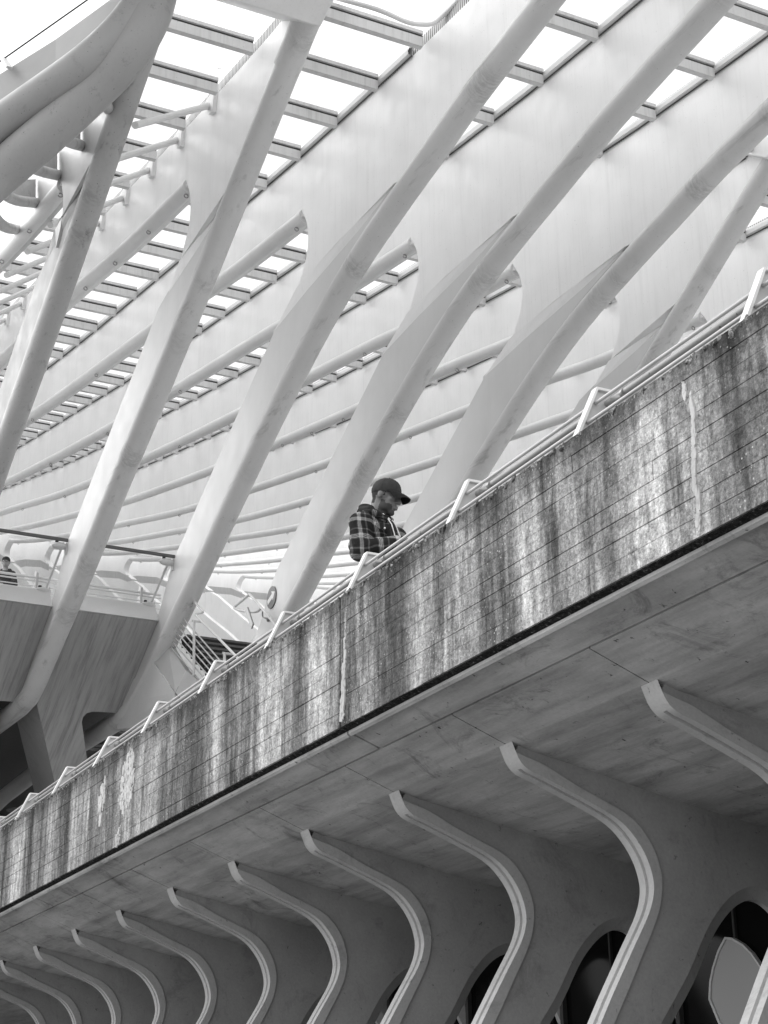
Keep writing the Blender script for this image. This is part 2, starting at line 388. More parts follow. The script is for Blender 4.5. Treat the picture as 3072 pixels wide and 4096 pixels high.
    # gutter rail and drip strip along the top edge
    if gut_from != 'none':
        gf = gut_from if gut_from is not None else max(g0, 3.2)
        rs = np.linspace(gf, 46, 40); bm = bmesh.new()
        prof = [(-.022, .002), (-.040, .006), (-.042, .040), (-.034, .046), (-.030, .066), (.0, .074), (.0, .002), (-.022, .002)]
        loft(bm, [[cp(r*W, s+WN+y_+.0, (interp(GUT, r)+a_)*W) for r in rs] for y_, a_ in prof])
        build('gutter', bm, CLEAN, t)
        bm = bmesh.new(); tube(bm, [cp(r*W, s+WN-.010, (interp(GUT, r)-.003)*W) for r in rs], .010, 5); build('gutter_seal', bm, SEAMM, t)
    rs = np.linspace(max(g0, 3.2), 46, 46); bm = bmesh.new()
    loft(bm, [[cp(r*W, s+b_, (interp(GUT, r)+a_)*W) for r in rs] for a_, b_ in ((.0, .0), (.115, .0), (.115, .05), (.0, .05), (.0, .0))])
    build('drip_strip', bm, SLOT, t)
    return t
EX_W = Vector((1, 0, 0))
def dup(root, off, label=None, group=None, name=None):
    r = root.copy(); C.objects.link(r); r.location = root.location+Vector(off)
    if name: r.name = name
    if label: r['label'] = label
    if group: r['group'] = group
    for ch in list(root.children):
        c = ch.copy(); C.objects.link(c); c.parent = r
        for g in ch.children:
            d_ = g.copy(); C.objects.link(d_); d_.parent = c
    return r
GR = 'white steel ribs of the station canopy'
ribZ = mk_rib(-1, 'node', 'roof_rib', 'nearest white roof rib at left, grimy, merging into the two great edge tubes', GR, dz=-.27, gut_from='none')
ribA = mk_rib(0, 'node', 'roof_rib', 'white roof rib braced by thin rods, its leg passing right of the balcony man', GR, gut_from='none')
ribB = mk_rib(1, 'open', 'roof_rib', 'white roof rib whose leg stands at the top of the stair railing', GR, gut_from=8.66)
ribC = mk_rib(2, 'open', 'roof_rib', 'white roof rib with the round arrow sign, directly left of the man in plaid', GR)
ribD = dup(ribC, (0, 2, 0), 'white roof rib passing behind the parapet just right of the man in plaid', GR)
ribE = mk_rib(4, 'node', 'roof_rib', 'straight-legged white roof rib topped by the box girder at the right edge', GR, gut_from=8.66)
ribF = mk_rib(5, 'open', 'roof_rib', 'white roof rib above the parapet at far right, its hole half hidden by the handrail', GR, near=False)
far_lab = ['with its hooked tube end left of the first visible leg', 'with the second hooked tube end from the left', 'with the hook seen just right of the balcony', 'with the hook seen left of the stair leg', 'with the hook seen behind the stair leg', 'with the hook above the stair handrail',
           'with the hook above the looped stair handrail', 'with the hook seen right of the arrow sign']
for i in range(14):
    k = 6+i
    dup(ribF, (0, 2*(k-5), 0), ('distant white roof rib '+far_lab[i]) if i < len(far_lab) else 'far white roof rib, its tube the '+['sixth-lowest', 'fifth-lowest', 'fourth-lowest', 'third-lowest', 'second-lowest', 'lowest'][i-8]+' thin one behind the man in plaid', GR)
for o in (ribZ,):
    for c in o.children:
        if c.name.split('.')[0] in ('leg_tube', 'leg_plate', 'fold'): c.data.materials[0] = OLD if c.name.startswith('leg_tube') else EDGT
        if c.name.split('.')[0] == 'web': c.data.materials[0] = LEG

# ------------------------------------------------------------------ glazed bays between ribs
def gz(r): return interp(GUT, r)*.9945
def mk_bay(k, i0, i1, label, panes=True):
    s0, s1 = sk(k)+.06, sk(k+1)-.06
    t = thing('roof_bay', label, 'glass roof', cp(16, sk(k)+.5, -EYE/2), 'glazed roof bays between the ribs')
    for i in range(i0, i1):
        r = 7.735+.7145*i; z = gz(r); r *= .9945
        bm = bmesh.new(); box(bm, (-2*(r+.045), 2*s0, 2*(z-.045)+EYE), (-2*(r-.0), 2*s1, 2*(z+.035)+EYE)); p = build('purlin', bm, PURL, t)
        bm = bmesh.new(); box(bm, (-2*(r+.038), 2*s0, 2*(z+.036)+EYE), (-2*(r+.006), 2*s1, 2*(z+.052)+EYE)); build('gasket', bm, GASK, p)
        bm = bmesh.new(); box(bm, (-2*(r+.055), 2*s0, 2*(z+.053)+EYE), (-2*(r-.012), 2*s1, 2*(z+.082)+EYE)); build('glazing_cap', bm, PURL, p)
        if i < i1-1:
            r2 = (7.735+.7145*(i+1)); z2 = gz(r2); r2 *= .9945
            bm = bmesh.new(); v = [bm.verts.new(cp(a_, b_, c_)) for a_, b_, c_ in ((r+.03, s0-.02, z+.088), (r+.03, s1+.02, z+.088), (r2, s1+.02, z2+.088), (r2, s0-.02, z2+.088))]
            f = bm.faces.new(v); bmesh.ops.solidify(bm, geom=[f], thickness=.02); build('glass_pane', bm, GLASS, t)
    return t
BL = {-1: 'glazed roof bay crossed by thin tie rods at the left', 0: 'glazed roof bay between the rod-braced rib and the stair-leg rib', 1: 'glazed roof bay left of the rib with the arrow sign',
      2: 'glazed roof bay right of the rib with the arrow sign', 3: 'glazed roof bay with bird-soiled panes at upper right', 4: 'glazed roof bay beside the box girder at the right edge', 5: 'glazed roof bay showing as the highest narrow strip of small panes', 6: 'glazed roof bay in the second narrow strip of panes', 7: 'glazed roof bay in the lowest narrow strip of panes'}
for k, (i0, i1) in {-1: (2, 42), 0: (1, 42), 1: (-4, 42), 2: (-4, 42), 3: (-4, 42), 4: (1, 42), 5: (0, 42), 6: (5, 42), 7: (5, 42)}.items(): mk_bay(k, i0, i1, BL[k])

# node girders at the tops of the two straight legs
def girder(name, label, s0, s1, dr=0, dz=0):
    t = thing(name, label, 'box girder', cp(8.4, (s0+s1)/2, 7), None)
    pr = [(8.72, 7.47), (8.28, 7.14), (7.2, 7.45), (7.2, 8.3), (8.72, 8.1)]; pr = [(a_+dr, b_+dz) for a_, b_ in pr]
    bm = bmesh.new(); prism(bm, [pr], lambda r, z: cp(r, s0, z), lambda r, z: cp(r, s1, z)); o = build('girder_box', bm, WEB, t, bevel=.02)
    return t
gA = girder('node_girder', 'grey-white steel box girder entering from the top edge onto the rod-braced rib', .5, 3.78)
bm = bmesh.new(); tube(bm, catmull([cp(8.75, 3.74, 7.12), cp(8.3, 3.74, 7.33), cp(7.6, 3.74, 7.42), (cp(6.6, 3.74, 7.4))], 5), .2, 18); build('node_tube', bm, TUB, gA, True)
gE = girder('node_girder', 'steel box girder at the right edge resting on the straight-legged rib', 7.56, 12, .0, .06)

# ------------------------------------------------------------------ tie rods in the first bay
for j in range(10):
    i = 3.27+j; r = 7.735+.7145*i-.0; z = interp(GUT, r)
    a_ = cp(r, sk(0)-.03, z-.07); rz = r-.93; b_ = cp(rz, sk(-1)+.10, z-.07-1.03)
    t = thing('tie_rod', ['topmost', 'second', 'third', 'fourth', 'fifth', 'sixth', 'seventh', 'eighth', 'ninth', 'lowest'][j]+' thin white tie rod between the two left-hand roof ribs', 'tie rod', a_, 'tie rods bracing the first roof bay')
    bm = bmesh.new(); tube(bm, [b_, a_.lerp(b_, .03)], .052, 10); build('rod', bm, CHO, t, True)
    bm = bmesh.new(); prism(bm, [[(r-.14, z-.01), (r+.1, z-.01), (r-.02, z-.17), (r-.11, z-.20)]], lambda x, y: cp(x, sk(0)-.05, y), lambda x, y: cp(x, sk(0)-.01, y)); build('bracket', bm, WEB, t)
    bm = bmesh.new(); tube(bm, [a_.lerp(b_, .045), a_.lerp(b_, -.0)], lambda q: .06 if q < .5 else .05, 6); build('fork_end', bm, WEB, t)

# ------------------------------------------------------------------ great edge tubes at the upper left
def zq(x, y, s): return at_y(x*1024/1659, y*1024/1659, 2*s)
edge = thing('edge_arch', 'pair of huge grimy white tubes arching across the upper left corner', 'arch tube', zq(300, 700, 2.1))
lower_c = [(-900, 1800, 1.25), (-300, 1385, 1.65), (0, 1125, 1.88), (300, 865, 2.10), (600, 585, 2.32), (800, 370, 2.46), (930, 170, 2.56), (1000, -20, 2.63), (1040, -260, 2.70)]
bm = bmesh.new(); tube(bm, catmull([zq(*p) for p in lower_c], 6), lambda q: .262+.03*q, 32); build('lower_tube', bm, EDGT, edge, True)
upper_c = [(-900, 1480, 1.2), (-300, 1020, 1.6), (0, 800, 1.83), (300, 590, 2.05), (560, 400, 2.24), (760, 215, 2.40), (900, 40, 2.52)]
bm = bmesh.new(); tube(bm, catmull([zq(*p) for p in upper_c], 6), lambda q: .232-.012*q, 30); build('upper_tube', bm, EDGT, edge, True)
bm = bmesh.new()
fa = [(-500, 870, 1.6), (0, 555, 1.98), (360, 330, 2.25), (690, 90, 2.45), (900, -60, 2.6)]
fb = [(-500, 1100, 1.6), (0, 700, 1.98), (360, 460, 2.25), (700, 190, 2.45), (960, -10, 2.6)]
fa = [(x, y-75, s) for x, y, s in fa]
A_ = [zq(*p) for p in fa]; B_ = [zq(*p) for p in fb]
off = Vector((-.25, .25, 0)); loft(bm, [A_, B_, [p+off for p in B_], [p+off for p in A_], A_]); build('edge_fascia', bm, FASM, edge)
# rungs and plates between the lower tube and the first rib
rg = [((640, 640), (702, 705)), ((390, 915), (522, 942)), ((170, 1100), (372, 1135)), ((-20, 1290), (232, 1315)), ((-60, 1450), (104, 1488))]
for i, (p, q) in enumerate(rg):
    c_ = [(600, 585, 2.32), (330, 840, 2.12), (110, 1030, 1.96), (-60, 1180, 1.84), (-150, 1260, 1.77)][i]
    a_ = zq(*c_); b_ = zq(q[0], q[1], 2.66); m_ = zq((p[0]*.6+q[0]*.4), (p[1]*.6+q[1]*.4)-12, 2.48-.06*i)
    bm = bmesh.new(); tube(bm, catmull([a_, m_, b_], 6), .085, 12); r_ = build('rung', bm, OLD, edge, True)
    if i < 4:
        top = zq(p[0]+10, p[1]-150+i*10, 2.42-.09*i); tp2 = zq(q[0]+0, q[1]-190+i*12, 2.66)
        bm = bmesh.new(); v = [bm.verts.new(x) for x in (m_, b_, tp2, top)]; f = bm.faces.new(v); bmesh.ops.solidify(bm, geom=[f], thickness=.03); build('stiffener_plate', bm, OLD, r_)
# cable and its post above the fascia
t = thing('edge_cable', 'thin dark safety cable on a short post above the upper left fascia', 'cable', zq(0, 400, 1.9))
bm = bmesh.new(); tube(bm, [zq(-300, 600, 1.75), zq(22, 382, 2.0), zq(565, 0, 2.4), zq(800, -170, 2.6)], .012, 6); build('cable', bm, GASK, t)
bm = bmesh.new(); bar(bm, zq(18, 375, 2.0), zq(62, 440, 2.0), .09, .04); build('cable_post', bm, PURL, t, bevel=.005)



bm = bmesh.new(); tube(bm, catmull([at_y(1280, -25, 2*3.9), at_y(1500, 35, 2*4.1), at_y(1620, 85, 2*4.35), at_y(1680, 97, 2*4.5), at_y(1735, 92, 2*4.62), at_y(1790, 45, 2*4.68), at_y(1860, -30, 2*4.7)], 6), .035, 8)
tag(build('roof_edge_trim', bm, CHO, None, True), 'slim curved edge trim closing the glass at the top centre', 'trim')
# ------------------------------------------------------------------ walkway deck (section in walkway units, 0.9 m each)
SPR = 1.4514; RX = 8.10                                       # concrete rib spacing and the near face of the third rib in view
XA, XB = -4.0, 52.0
LIP = [(4.30, 2.555), (4.352, 2.535), (4.352, 2.52), (4.372, 2.508), (4.376, 2.522)]
SOF = [(4.585, 2.446), (4.94, 2.307), (5.077, 2.268), (5.355, 2.215), (5.708, 2.141), (6.13, 2.052), (6.39, 2.008), (6.72, 1.953), (7.5, 1.85), (9, 1.74), (12.5, 1.70)]
deck = thing('walkway_deck', 'raised concrete walkway with smooth soffit panels and dark drip edge', 'walkway', wp(9, 5, -EYE/.9))
deck['kind'] = 'structure'
def rib_x(i): return RX+SPR*(i-2)
bm = bmesh.new(); prism(bm, [[(4.44, 2.62), (4.44, 2.72), (12.5, 2.72), (12.5, 1.95), (9, 1.95), (7.5, 2.05), (5.7, 2.3), (4.94, 2.45), (4.62, 2.6)]], lambda y, z: wp(XA, y, z), lambda y, z: wp(XB, y, z)); build('deck_slab', bm, SOFF, deck)
J = [9.094+SPR*5*j for j in range(-2, 7)]                     # joints every fifth rib
for j, (a_, b_) in enumerate(zip(J, J[1:])):
    bm = bmesh.new(); prism(bm, [[(4.376, 2.524), (4.572, 2.447), (4.572, 2.60), (4.376, 2.60)]], lambda y, z: wp(a_+.012, y, z), lambda y, z: wp(b_-.012, y, z)); build('edge_beam', bm, SOFF, deck, bevel=.006)
    bm = bmesh.new(); prism(bm, [[(4.350, 2.533), (4.350, 2.518), (4.366, 2.504), (4.374, 2.512), (4.374, 2.56), (4.350, 2.56)]], lambda y, z: wp(a_+.01, y, z), lambda y, z: wp(b_-.01, y, z)); build('edge_lip', bm, SOFF, deck)
bm = bmesh.new(); prism(bm, [[(4.312, 2.549), (4.349, 2.536), (4.349, 2.62), (4.312, 2.62)]], lambda y, z: wp(XA, y, z), lambda y, z: wp(XB, y, z)); build('drip_edge', bm, MOSS, deck)
for i in range(-8, 30):
    xc = rib_x(i)+.073; a_, b_ = xc+.006, xc+SPR-.006
    sec = SOF+[(12.5, 1.9), (9, 1.93), (7.5, 2.02), (5.7, 2.27), (4.94, 2.43), (4.62, 2.57), (4.585, 2.57)]
    bm = bmesh.new(); prism(bm, [sec], lambda y, z: wp(a_, y, z), lambda y, z: wp(b_, y, z)); build('soffit_panel', bm, SOFF, deck)
# recessed downlights in the soffit
for i in (2, 5, 8):
    cz = wp(rib_x(i)+1.0, 6.55, 1.983); bm = bmesh.new(); ring(bm, cz, .075, .012, (0, -.22, 1), 20, 6); r_ = build('downlight', bm, DARK, deck, True)
    bm = bmesh.new(); bmesh.ops.create_circle(bm, cap_ends=True, segments=20, radius=.072, matrix=Matrix.Translation(cz+Vector((0, 0, -.004)))); build('downlight_glass', bm, DGLASS, r_)

# ------------------------------------------------------------------ concrete ribs
RPF = [(4.94, 2.307), (4.958, 2.262), (4.990, 2.198), (5.045, 2.150), (5.14, 2.117), (5.26, 2.072), (5.436, 2.003), (5.60, 1.935), (5.705, 1.870), (5.785, 1.785), (5.838, 1.700), (5.870, 1.612), (5.881, 1.532), (5.866, 1.450), (5.832, 1.368), (5.783, 1.285), (5.708, 1.168), (5.620, 1.026), (5.535, .888), (5.446, .735)]
FPF = [(4.966, 2.246), (5.04, 2.222), (5.165, 2.184), (5.374, 2.085), (5.565, 2.008), (5.693, 1.955), (5.778, 1.902), (5.842, 1.835), (5.892, 1.760), (5.927, 1.672), (5.942, 1.590), (5.937, 1.507), (5.914, 1.407), (5.878, 1.326), (5.833, 1.243), (5.770, 1.136), (5.680, .977), (5.582, .813), (5.537, .737)]
def ext(P, n=1):
    a_, b_ = Vector(P[-3]), Vector(P[-1]); d = (b_-a_).normalized(); out = list(P); zf = -EYE/.9
    t_ = (zf-P[-1][1])/d.y; out.append((P[-1][0]+d.x*t_, zf)); return out
RP = ext(sm(RPF, 3)); FP_ = ext(sm(FPF, 3))
ARCH = [(4.55, -EYE/.9), (5.55, .30), (5.87, .744), (6.09, 1.03), (6.237, 1.27), (6.34, 1.40), (6.45, 1.498), (6.553, 1.553), (6.64, 1.570), (6.74, 1.553), (6.85, 1.48), (6.98, 1.33), (7.12, 1.08), (7.25, .72), (7.33, .2), (7.36, -EYE/.9)]
ARCH = [ARCH[0]]+sm(ARCH[1:-1], 3)+[ARCH[-1]]
def inset(P, d):
    out = []
    for i, p in enumerate(P):
        a_ = Vector(P[max(i-1, 0)]); b_ = Vector(P[min(i+1, len(P)-1)]); t_ = (b_-a_).normalized(); out.append((p[0]+t_.y*d, p[1]-t_.x*d))
    return out
def mk_crib(i, label):
    x0 = rib_x(i); x1 = x0+.147
    t = thing('concrete_rib', label, 'concrete rib', wp(x0, 5.2, -EYE/.9), 'curved concrete ribs carrying the walkway')
    xw0, xw1 = x0+.016, x1-.016
    out = FP_[:]
    poly = [(5.02, 2.33)]+out+ARCH+[(9.5, -EYE/.9), (9.5, 1.80), (7.5, 1.90), (6.72, 2.0), (5.7, 2.2)]
    bm = bmesh.new(); prism(bm, [poly], lambda y, z: wp(xw0, y, z), lambda y, z: wp(xw1, y, z)); build('rib_web', bm, RIBC, t)
    # nosing with a groove down its middle
    xs = [(x0, 0), (x0+.050, 0), (x0+.055, .016), (x0+.079, .016), (x0+.084, 0), (x1, 0)]
    n_ = len(RP); secs = []
    for j in range(n_):
        u = j/(n_-1); r_ = Vector(RP[j]); f = Vector(FP_[min(len(FP_)-1, int(round(u*(len(FP_)-1))))])
        a_ = Vector(RP[max(j-1, 0)]); b_ = Vector(RP[min(j+1, n_-1)]); tn = (b_-a_).normalized(); nin = Vector((-tn.y, tn.x))
        if nin.dot(Vector((1, .6))) < 0: nin = -nin
        g = 0 if j < 9 else 1
        secs.append([wp(x, r_.x+nin.x*d*g, r_.y+nin.y*d*g) for x, d in xs])
    bm = bmesh.new(); loft(bm, secs)
    # flange faces between nosing and web on both sides
    def near_f(p):
        q_ = Vector(p); best = min(range(len(FP_)), key=lambda m: (Vector(FP_[m])-q_).length); return best
    for x, xi in ((x0, xw0), (x1, xw1)):
        A_ = []; last = 0
        for j in range(n_):
            m_ = max(last, near_f(RP[j])) if j else 0; m_ = min(m_, len(FP_)-1)
            if j == n_-1: m_ = len(FP_)-1
            last = m_; A_.append(FP_[m_])
        loft(bm, [[wp(x, *p) for p in RP], [wp(x, *p) for p in A_], [wp(xi, *p) for p in A_]])
    bmesh.ops.remove_doubles(bm, verts=bm.verts, dist=.0004); bmesh.ops.dissolve_degenerate(bm, edges=bm.edges, dist=.0003)
    build('nosing', bm, FASC, t, True, angle=28)
    # chamfered trim round the arched opening
    bm = bmesh.new(); inn = inset(ARCH, .075)
    loft(bm, [[wp(xw0-.001, *p) for p in ARCH], [wp(xw0+.035, *p) for p in inn], [wp(xw1-.035, *p) for p in inn], [wp(xw1+.001, *p) for p in ARCH]])
    build('arch_trim', bm, RIBC, t, True, angle=28)
    return t
ol = ['first concrete rib, cut off by the right edge, its beak tip high at right', 'second concrete rib from the right, largest with its whole beak in view', 'third concrete rib from the right, its tip right of the middle', 'fourth concrete rib from the right, its tip near the middle of the picture', 'fifth concrete rib from the right', 'sixth concrete rib from the right', 'seventh concrete rib from the right', 'eighth concrete rib from the right, small, near the lower left', 'ninth concrete rib from the right, small, at lower left', 'tenth concrete rib from the right, its tip touching the left edge']
proto = mk_crib(2, ol[1])
for i in range(-1, 12):
    if i == 2: continue
    lab = 'concrete rib leaning into view at the lower right corner' if i == 0 else (ol[i-1] if 1 <= i <= 10 else ('far concrete rib beyond the left edge, only a sliver in view' if i > 10 else 'near concrete rib outside the right edge of view'))
    dup(proto, (-.9*SPR*(i-2), 0, 0), lab)

# dark glazed facade pierced by the ribs, back wall and end
fac = thing('glazed_facade', 'dark glass facade behind the arched openings of the concrete ribs', 'facade', wp(9, 7.07, -EYE/.9))
for i in range(-2, 14):
    x0 = rib_x(i)+.15; x1 = rib_x(i+1)-.005
    bm = bmesh.new(); box(bm, wp(x1, 7.07, -EYE/.9), wp(x0, 7.09, 1.93)); build('glass_pane', bm, DGLASS, fac)
    bm = bmesh.new(); box(bm, wp(x1-.002, 7.03, -EYE/.9), wp(x1-.045, 7.068, 1.93)); build('mullion', bm, DARK, fac)
    bm = bmesh.new(); box(bm, wp(x0+.62, 7.045, -EYE/.9), wp(x0+.60, 7.068, 1.93)); build('glazing_bar', bm, DARK, fac)
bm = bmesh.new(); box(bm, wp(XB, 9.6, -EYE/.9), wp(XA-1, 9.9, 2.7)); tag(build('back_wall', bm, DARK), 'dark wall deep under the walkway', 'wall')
# leaf-shaped reflection in the facade glass, added as a faintly glowing pane
LW, n, b = M('glowing reflection pane', .5, .3); b.inputs['Base Color'].default_value = (.16, .16, .16, 1); b.inputs['Emission Color'].default_value = (1, 1, 1, 1); b.inputs['Emission Strength'].default_value = .03
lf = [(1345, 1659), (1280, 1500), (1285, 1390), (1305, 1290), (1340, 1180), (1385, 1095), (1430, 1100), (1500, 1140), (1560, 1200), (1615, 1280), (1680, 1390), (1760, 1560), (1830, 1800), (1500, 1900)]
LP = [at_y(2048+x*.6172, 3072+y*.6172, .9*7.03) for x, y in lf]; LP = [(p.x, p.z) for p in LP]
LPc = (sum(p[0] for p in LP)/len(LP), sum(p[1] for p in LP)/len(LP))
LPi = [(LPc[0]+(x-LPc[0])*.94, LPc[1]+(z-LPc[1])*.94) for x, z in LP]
t = thing('leaf_reflection', 'pale leaf-shaped reflection built as a glowing pane behind the arch at the lower right', 'reflection', (LPc[0], .9*7.03, 0))
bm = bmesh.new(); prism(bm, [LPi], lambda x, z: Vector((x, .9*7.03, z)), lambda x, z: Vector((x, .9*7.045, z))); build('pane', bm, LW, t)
bm = bmesh.new(); prism(bm, [LP, LPi], lambda x, z: Vector((x, .9*7.02, z)), lambda x, z: Vector((x, .9*7.05, z))); build('reflection_rim', bm, FASC, t)

# ------------------------------------------------------------------ parapet, board by board
CRUST, n, b = M('lichen crust', .95, .1)
n.links.new(ramp(n, noise(n, pos(n), 30, 5, .8), [(.40, .03), (.52, .14), (.62, .42)]), b.inputs['Base Color'])
rows = 9; ZT, ZB = 3.420, 2.556
xs_j = [-3.5, 9.094, 16.4, 23.7, 31, 52]
plabel = ['weathered concrete parapet right of the vertical joint below the man in plaid', 'weathered concrete parapet left of the vertical joint, with white lime runs', 'far length of stained parapet at the left edge', 'far parapet length beyond the left edge of view', 'farthest parapet length beyond the left edge of view']
for j, (a_, b_) in enumerate(zip(xs_j, xs_j[1:])):
    t = thing('parapet_wall', plabel[j], 'parapet', wp((a_+b_)/2, 4.4, 2.56), 'lengths of the stained concrete parapet')
    bm = bmesh.new(); prism(bm, [[(4.310, ZB), (4.310, ZT), (4.33, ZT+.012), (4.52, ZT+.012), (4.52, ZB)]], lambda y, z: wp(a_+.010, y, z), lambda y, z: wp(b_-.010, y, z)); core = build('wall_core', bm, WALL, t)
    if a_ < 24:
        bm = bmesh.new(); rc = random.Random(j+3)
        for q_ in range(int((b_-a_)*95)):
            x_ = rc.uniform(a_+.02, b_-.02); sc3 = rc.choice((.006, .009, .012, .018)); c_ = wp(x_, 4.300+rc.uniform(-.004, .02), ZT-.008-abs(rc.gauss(0, .010)))
            bmesh.ops.create_icosphere(bm, subdivisions=1, radius=1, matrix=Matrix.Translation(c_) @ Matrix.Rotation(rc.uniform(0, 6), 4, 'Y') @ Matrix.Diagonal((sc3*rc.uniform(.7, 2), sc3*.6, sc3*rc.uniform(.4, 1), 1)))
        o_ = build('moss_crust', bm, CRUST, t); o_['kind'] = 'stuff'
    if b_ > 30: continue
    hh = (ZT-ZB)/rows
    for r_ in range(rows):
        x = a_+.010; first = True
        z0, z1 = ZB+hh*r_, ZB+hh*(r_+1)
        while x < b_-.02:
            ln = random.uniform(.9, 2.4) if not first else random.uniform(.3, 1.8); first = False
            x2 = min(x+ln, b_-.010)
            if b_-.01-x2 < .3: x2 = b_-.010
            pr_ = random.uniform(.000, .0055); tl = random.uniform(-.002, .002)
            yf = 4.3005-pr_*.6
            bm = bmesh.new(); g = random.choice((.0008, .0014, .0020, .0030))
            v = [bm.verts.new(p) for p in (wp(x+g, yf, z0+g+tl), wp(x2-g, yf, z0+g), wp(x2-g, yf+tl, z1-g), wp(x+g, yf, z1-g+tl),
                 wp(x, 4.3095, z0), wp(x2, 4.3095, z0), wp(x2, 4.3095, z1), wp(x, 4.3095, z1))]
            for f in ((0, 1, 2, 3), (0, 4, 5, 1), (1, 5, 6, 2), (2, 6, 7, 3), (3, 7, 4, 0)): bm.faces.new([v[m] for m in f])
            build('board', bm, WALL, t)
            x = x2
# white lime deposits that run down the face
def run(name, pts, label, seed, ragged=.35):
    rnd = random.Random(seed); bm = bmesh.new(); P = []
    for i in range(len(pts)-1):
        (x0, y0, w0), (x1, y1, w1) = pts[i], pts[i+1]; n_ = max(2, int(abs(y1-y0)/7))
        for q_ in range(n_): f = q_/n_; P.append((x0+(x1-x0)*f, y0+(y1-y0)*f, w0+(w1-w0)*f))
    for x, y, w_ in P:
        for q_ in range(max(1, int(w_*.24))):
            cx = x+rnd.uniform(-.5, .5)*w_*(1+ragged*.3)+rnd.uniform(-1, 1); cy = y+rnd.uniform(-5, 5); c_ = at_y(cx, cy, .9*4.294)
            rx = rnd.uniform(.004, .014)*(.5 if w_ < 6 else 1); rz = rx*rnd.uniform(1.1, 3.2); th = rnd.uniform(.0015, .004); m_ = 8; ph = rnd.uniform(0, 6)
            o_ = [(c_.x+rx*math.cos(2*math.pi*i/m_)*rnd.uniform(.6, 1.25), c_.z+rz*math.sin(2*math.pi*i/m_)*rnd.uniform(.6, 1.25)) for i in range(m_)]
            y0 = .9*4.294-rnd.uniform(0, .003); V0 = [bm.verts.new((xx, y0, zz_)) for xx, zz_ in o_]; V1 = [bm.verts.new((c_.x+(xx-c_.x)*1.15, .9*4.3005, c_.z+(zz_-c_.z)*1.15)) for xx, zz_ in o_]
            bm.faces.new(V0)
            for i in range(m_): bm.faces.new((V0[i], V0[(i+1) % m_], V1[(i+1) % m_], V1[i]))
    return tag(build(name, bm, EFFL), label, 'lime deposit', 'white lime runs on the parapet')
run('lime_deposit', [(524, 2995, 4), (520, 3030, 24), (515, 3080, 42), (508, 3140, 46), (500, 3200, 44), (495, 3230, 30), (492, 3260, 8)], 'widest white lime deposit on the left part of the parapet', 1)
run('lime_deposit', [(478, 3310, 6), (472, 3340, 14), (468, 3375, 10), (464, 3390, 4)], 'small lime patch low under the widest white deposit', 2)
run('lime_deposit', [(420, 3110, 3), (412, 3150, 16), (405, 3200, 22), (400, 3250, 16), (396, 3310, 6)], 'narrower white lime deposit left of the widest one', 3)
run('lime_deposit', [(2730, 1530, 3), (2738, 1580, 8), (2733, 1600, 5)], 'short white crack deposit high on the right part of the parapet', 4)
run('lime_deposit', [(2762, 1575, 3), (2768, 1640, 9), (2775, 1690, 6), (2773, 1760, 9), (2774, 1860, 9), (2774, 1900, 6), (2783, 1960, 12), (2792, 2000, 8), (2792, 2050, 7), (2790, 2110, 14)], 'long thin white lime crack running down the right part of the parapet', 5)
run('lime_deposit', [(1384, 2440, 2), (1379, 2600, 7), (1371, 2750, 12), (1366, 2880, 14)], 'white lime line beside the vertical joint below the man in plaid', 6, .2)

# ------------------------------------------------------------------ walkway railing
rail = thing('walkway_railing', 'low white railing of slanted posts and three pipes along the parapet top', 'railing', wp(9, 4.45, ZT))
SP = 1.3532; X0 = 6.372
for j in range(-5, 26):
    x = X0+SP*j
    pl = [(4.345, 3.43), (4.482, 3.727), (4.566, 3.727), (4.560, 3.70), (4.545, 3.62), (4.47, 3.43)]
    bm = bmesh.new(); prism(bm, [pl], lambda y, z: wp(x-.006, y, z), lambda y, z: wp(x+.006, y, z)); p = build('post', bm, RAILM, rail)
    bm = bmesh.new(); fl = [(4.325, 3.425), (4.474, 3.743), (4.572, 3.743), (4.572, 3.727), (4.484, 3.727), (4.346, 3.425)]
    prism(bm, [fl], lambda y, z: wp(x-.024, y, z), lambda y, z: wp(x+.024, y, z)); build('post_flange', bm, CLEAN, p, bevel=.003)
    if j % 1 == 0:
        bm = bmesh.new(); bar(bm, wp(x-.10, 4.50, 3.64), wp(x-.16, 4.545, 3.65), .012, .012); tube(bm, [wp(x-.155, 4.54, 3.655), wp(x-.175, 4.54, 3.655)], .024, 12); build('rail_clip', bm, STEEL, p)
for nm, y, z, r_, m_ in (('top_rail', 4.470, 3.652, .0100, RAILM), ('lower_rail', 4.414, 3.530, .0100, RAILM), ('hand_rail', 4.545, 3.664, .0200, EDGT)):
    bm = bmesh.new(); tube(bm, [wp(XA+SP*q_, y, z) for q_ in range(0, 38)], r_*.9, 12); build(nm, bm, m_, rail, True)

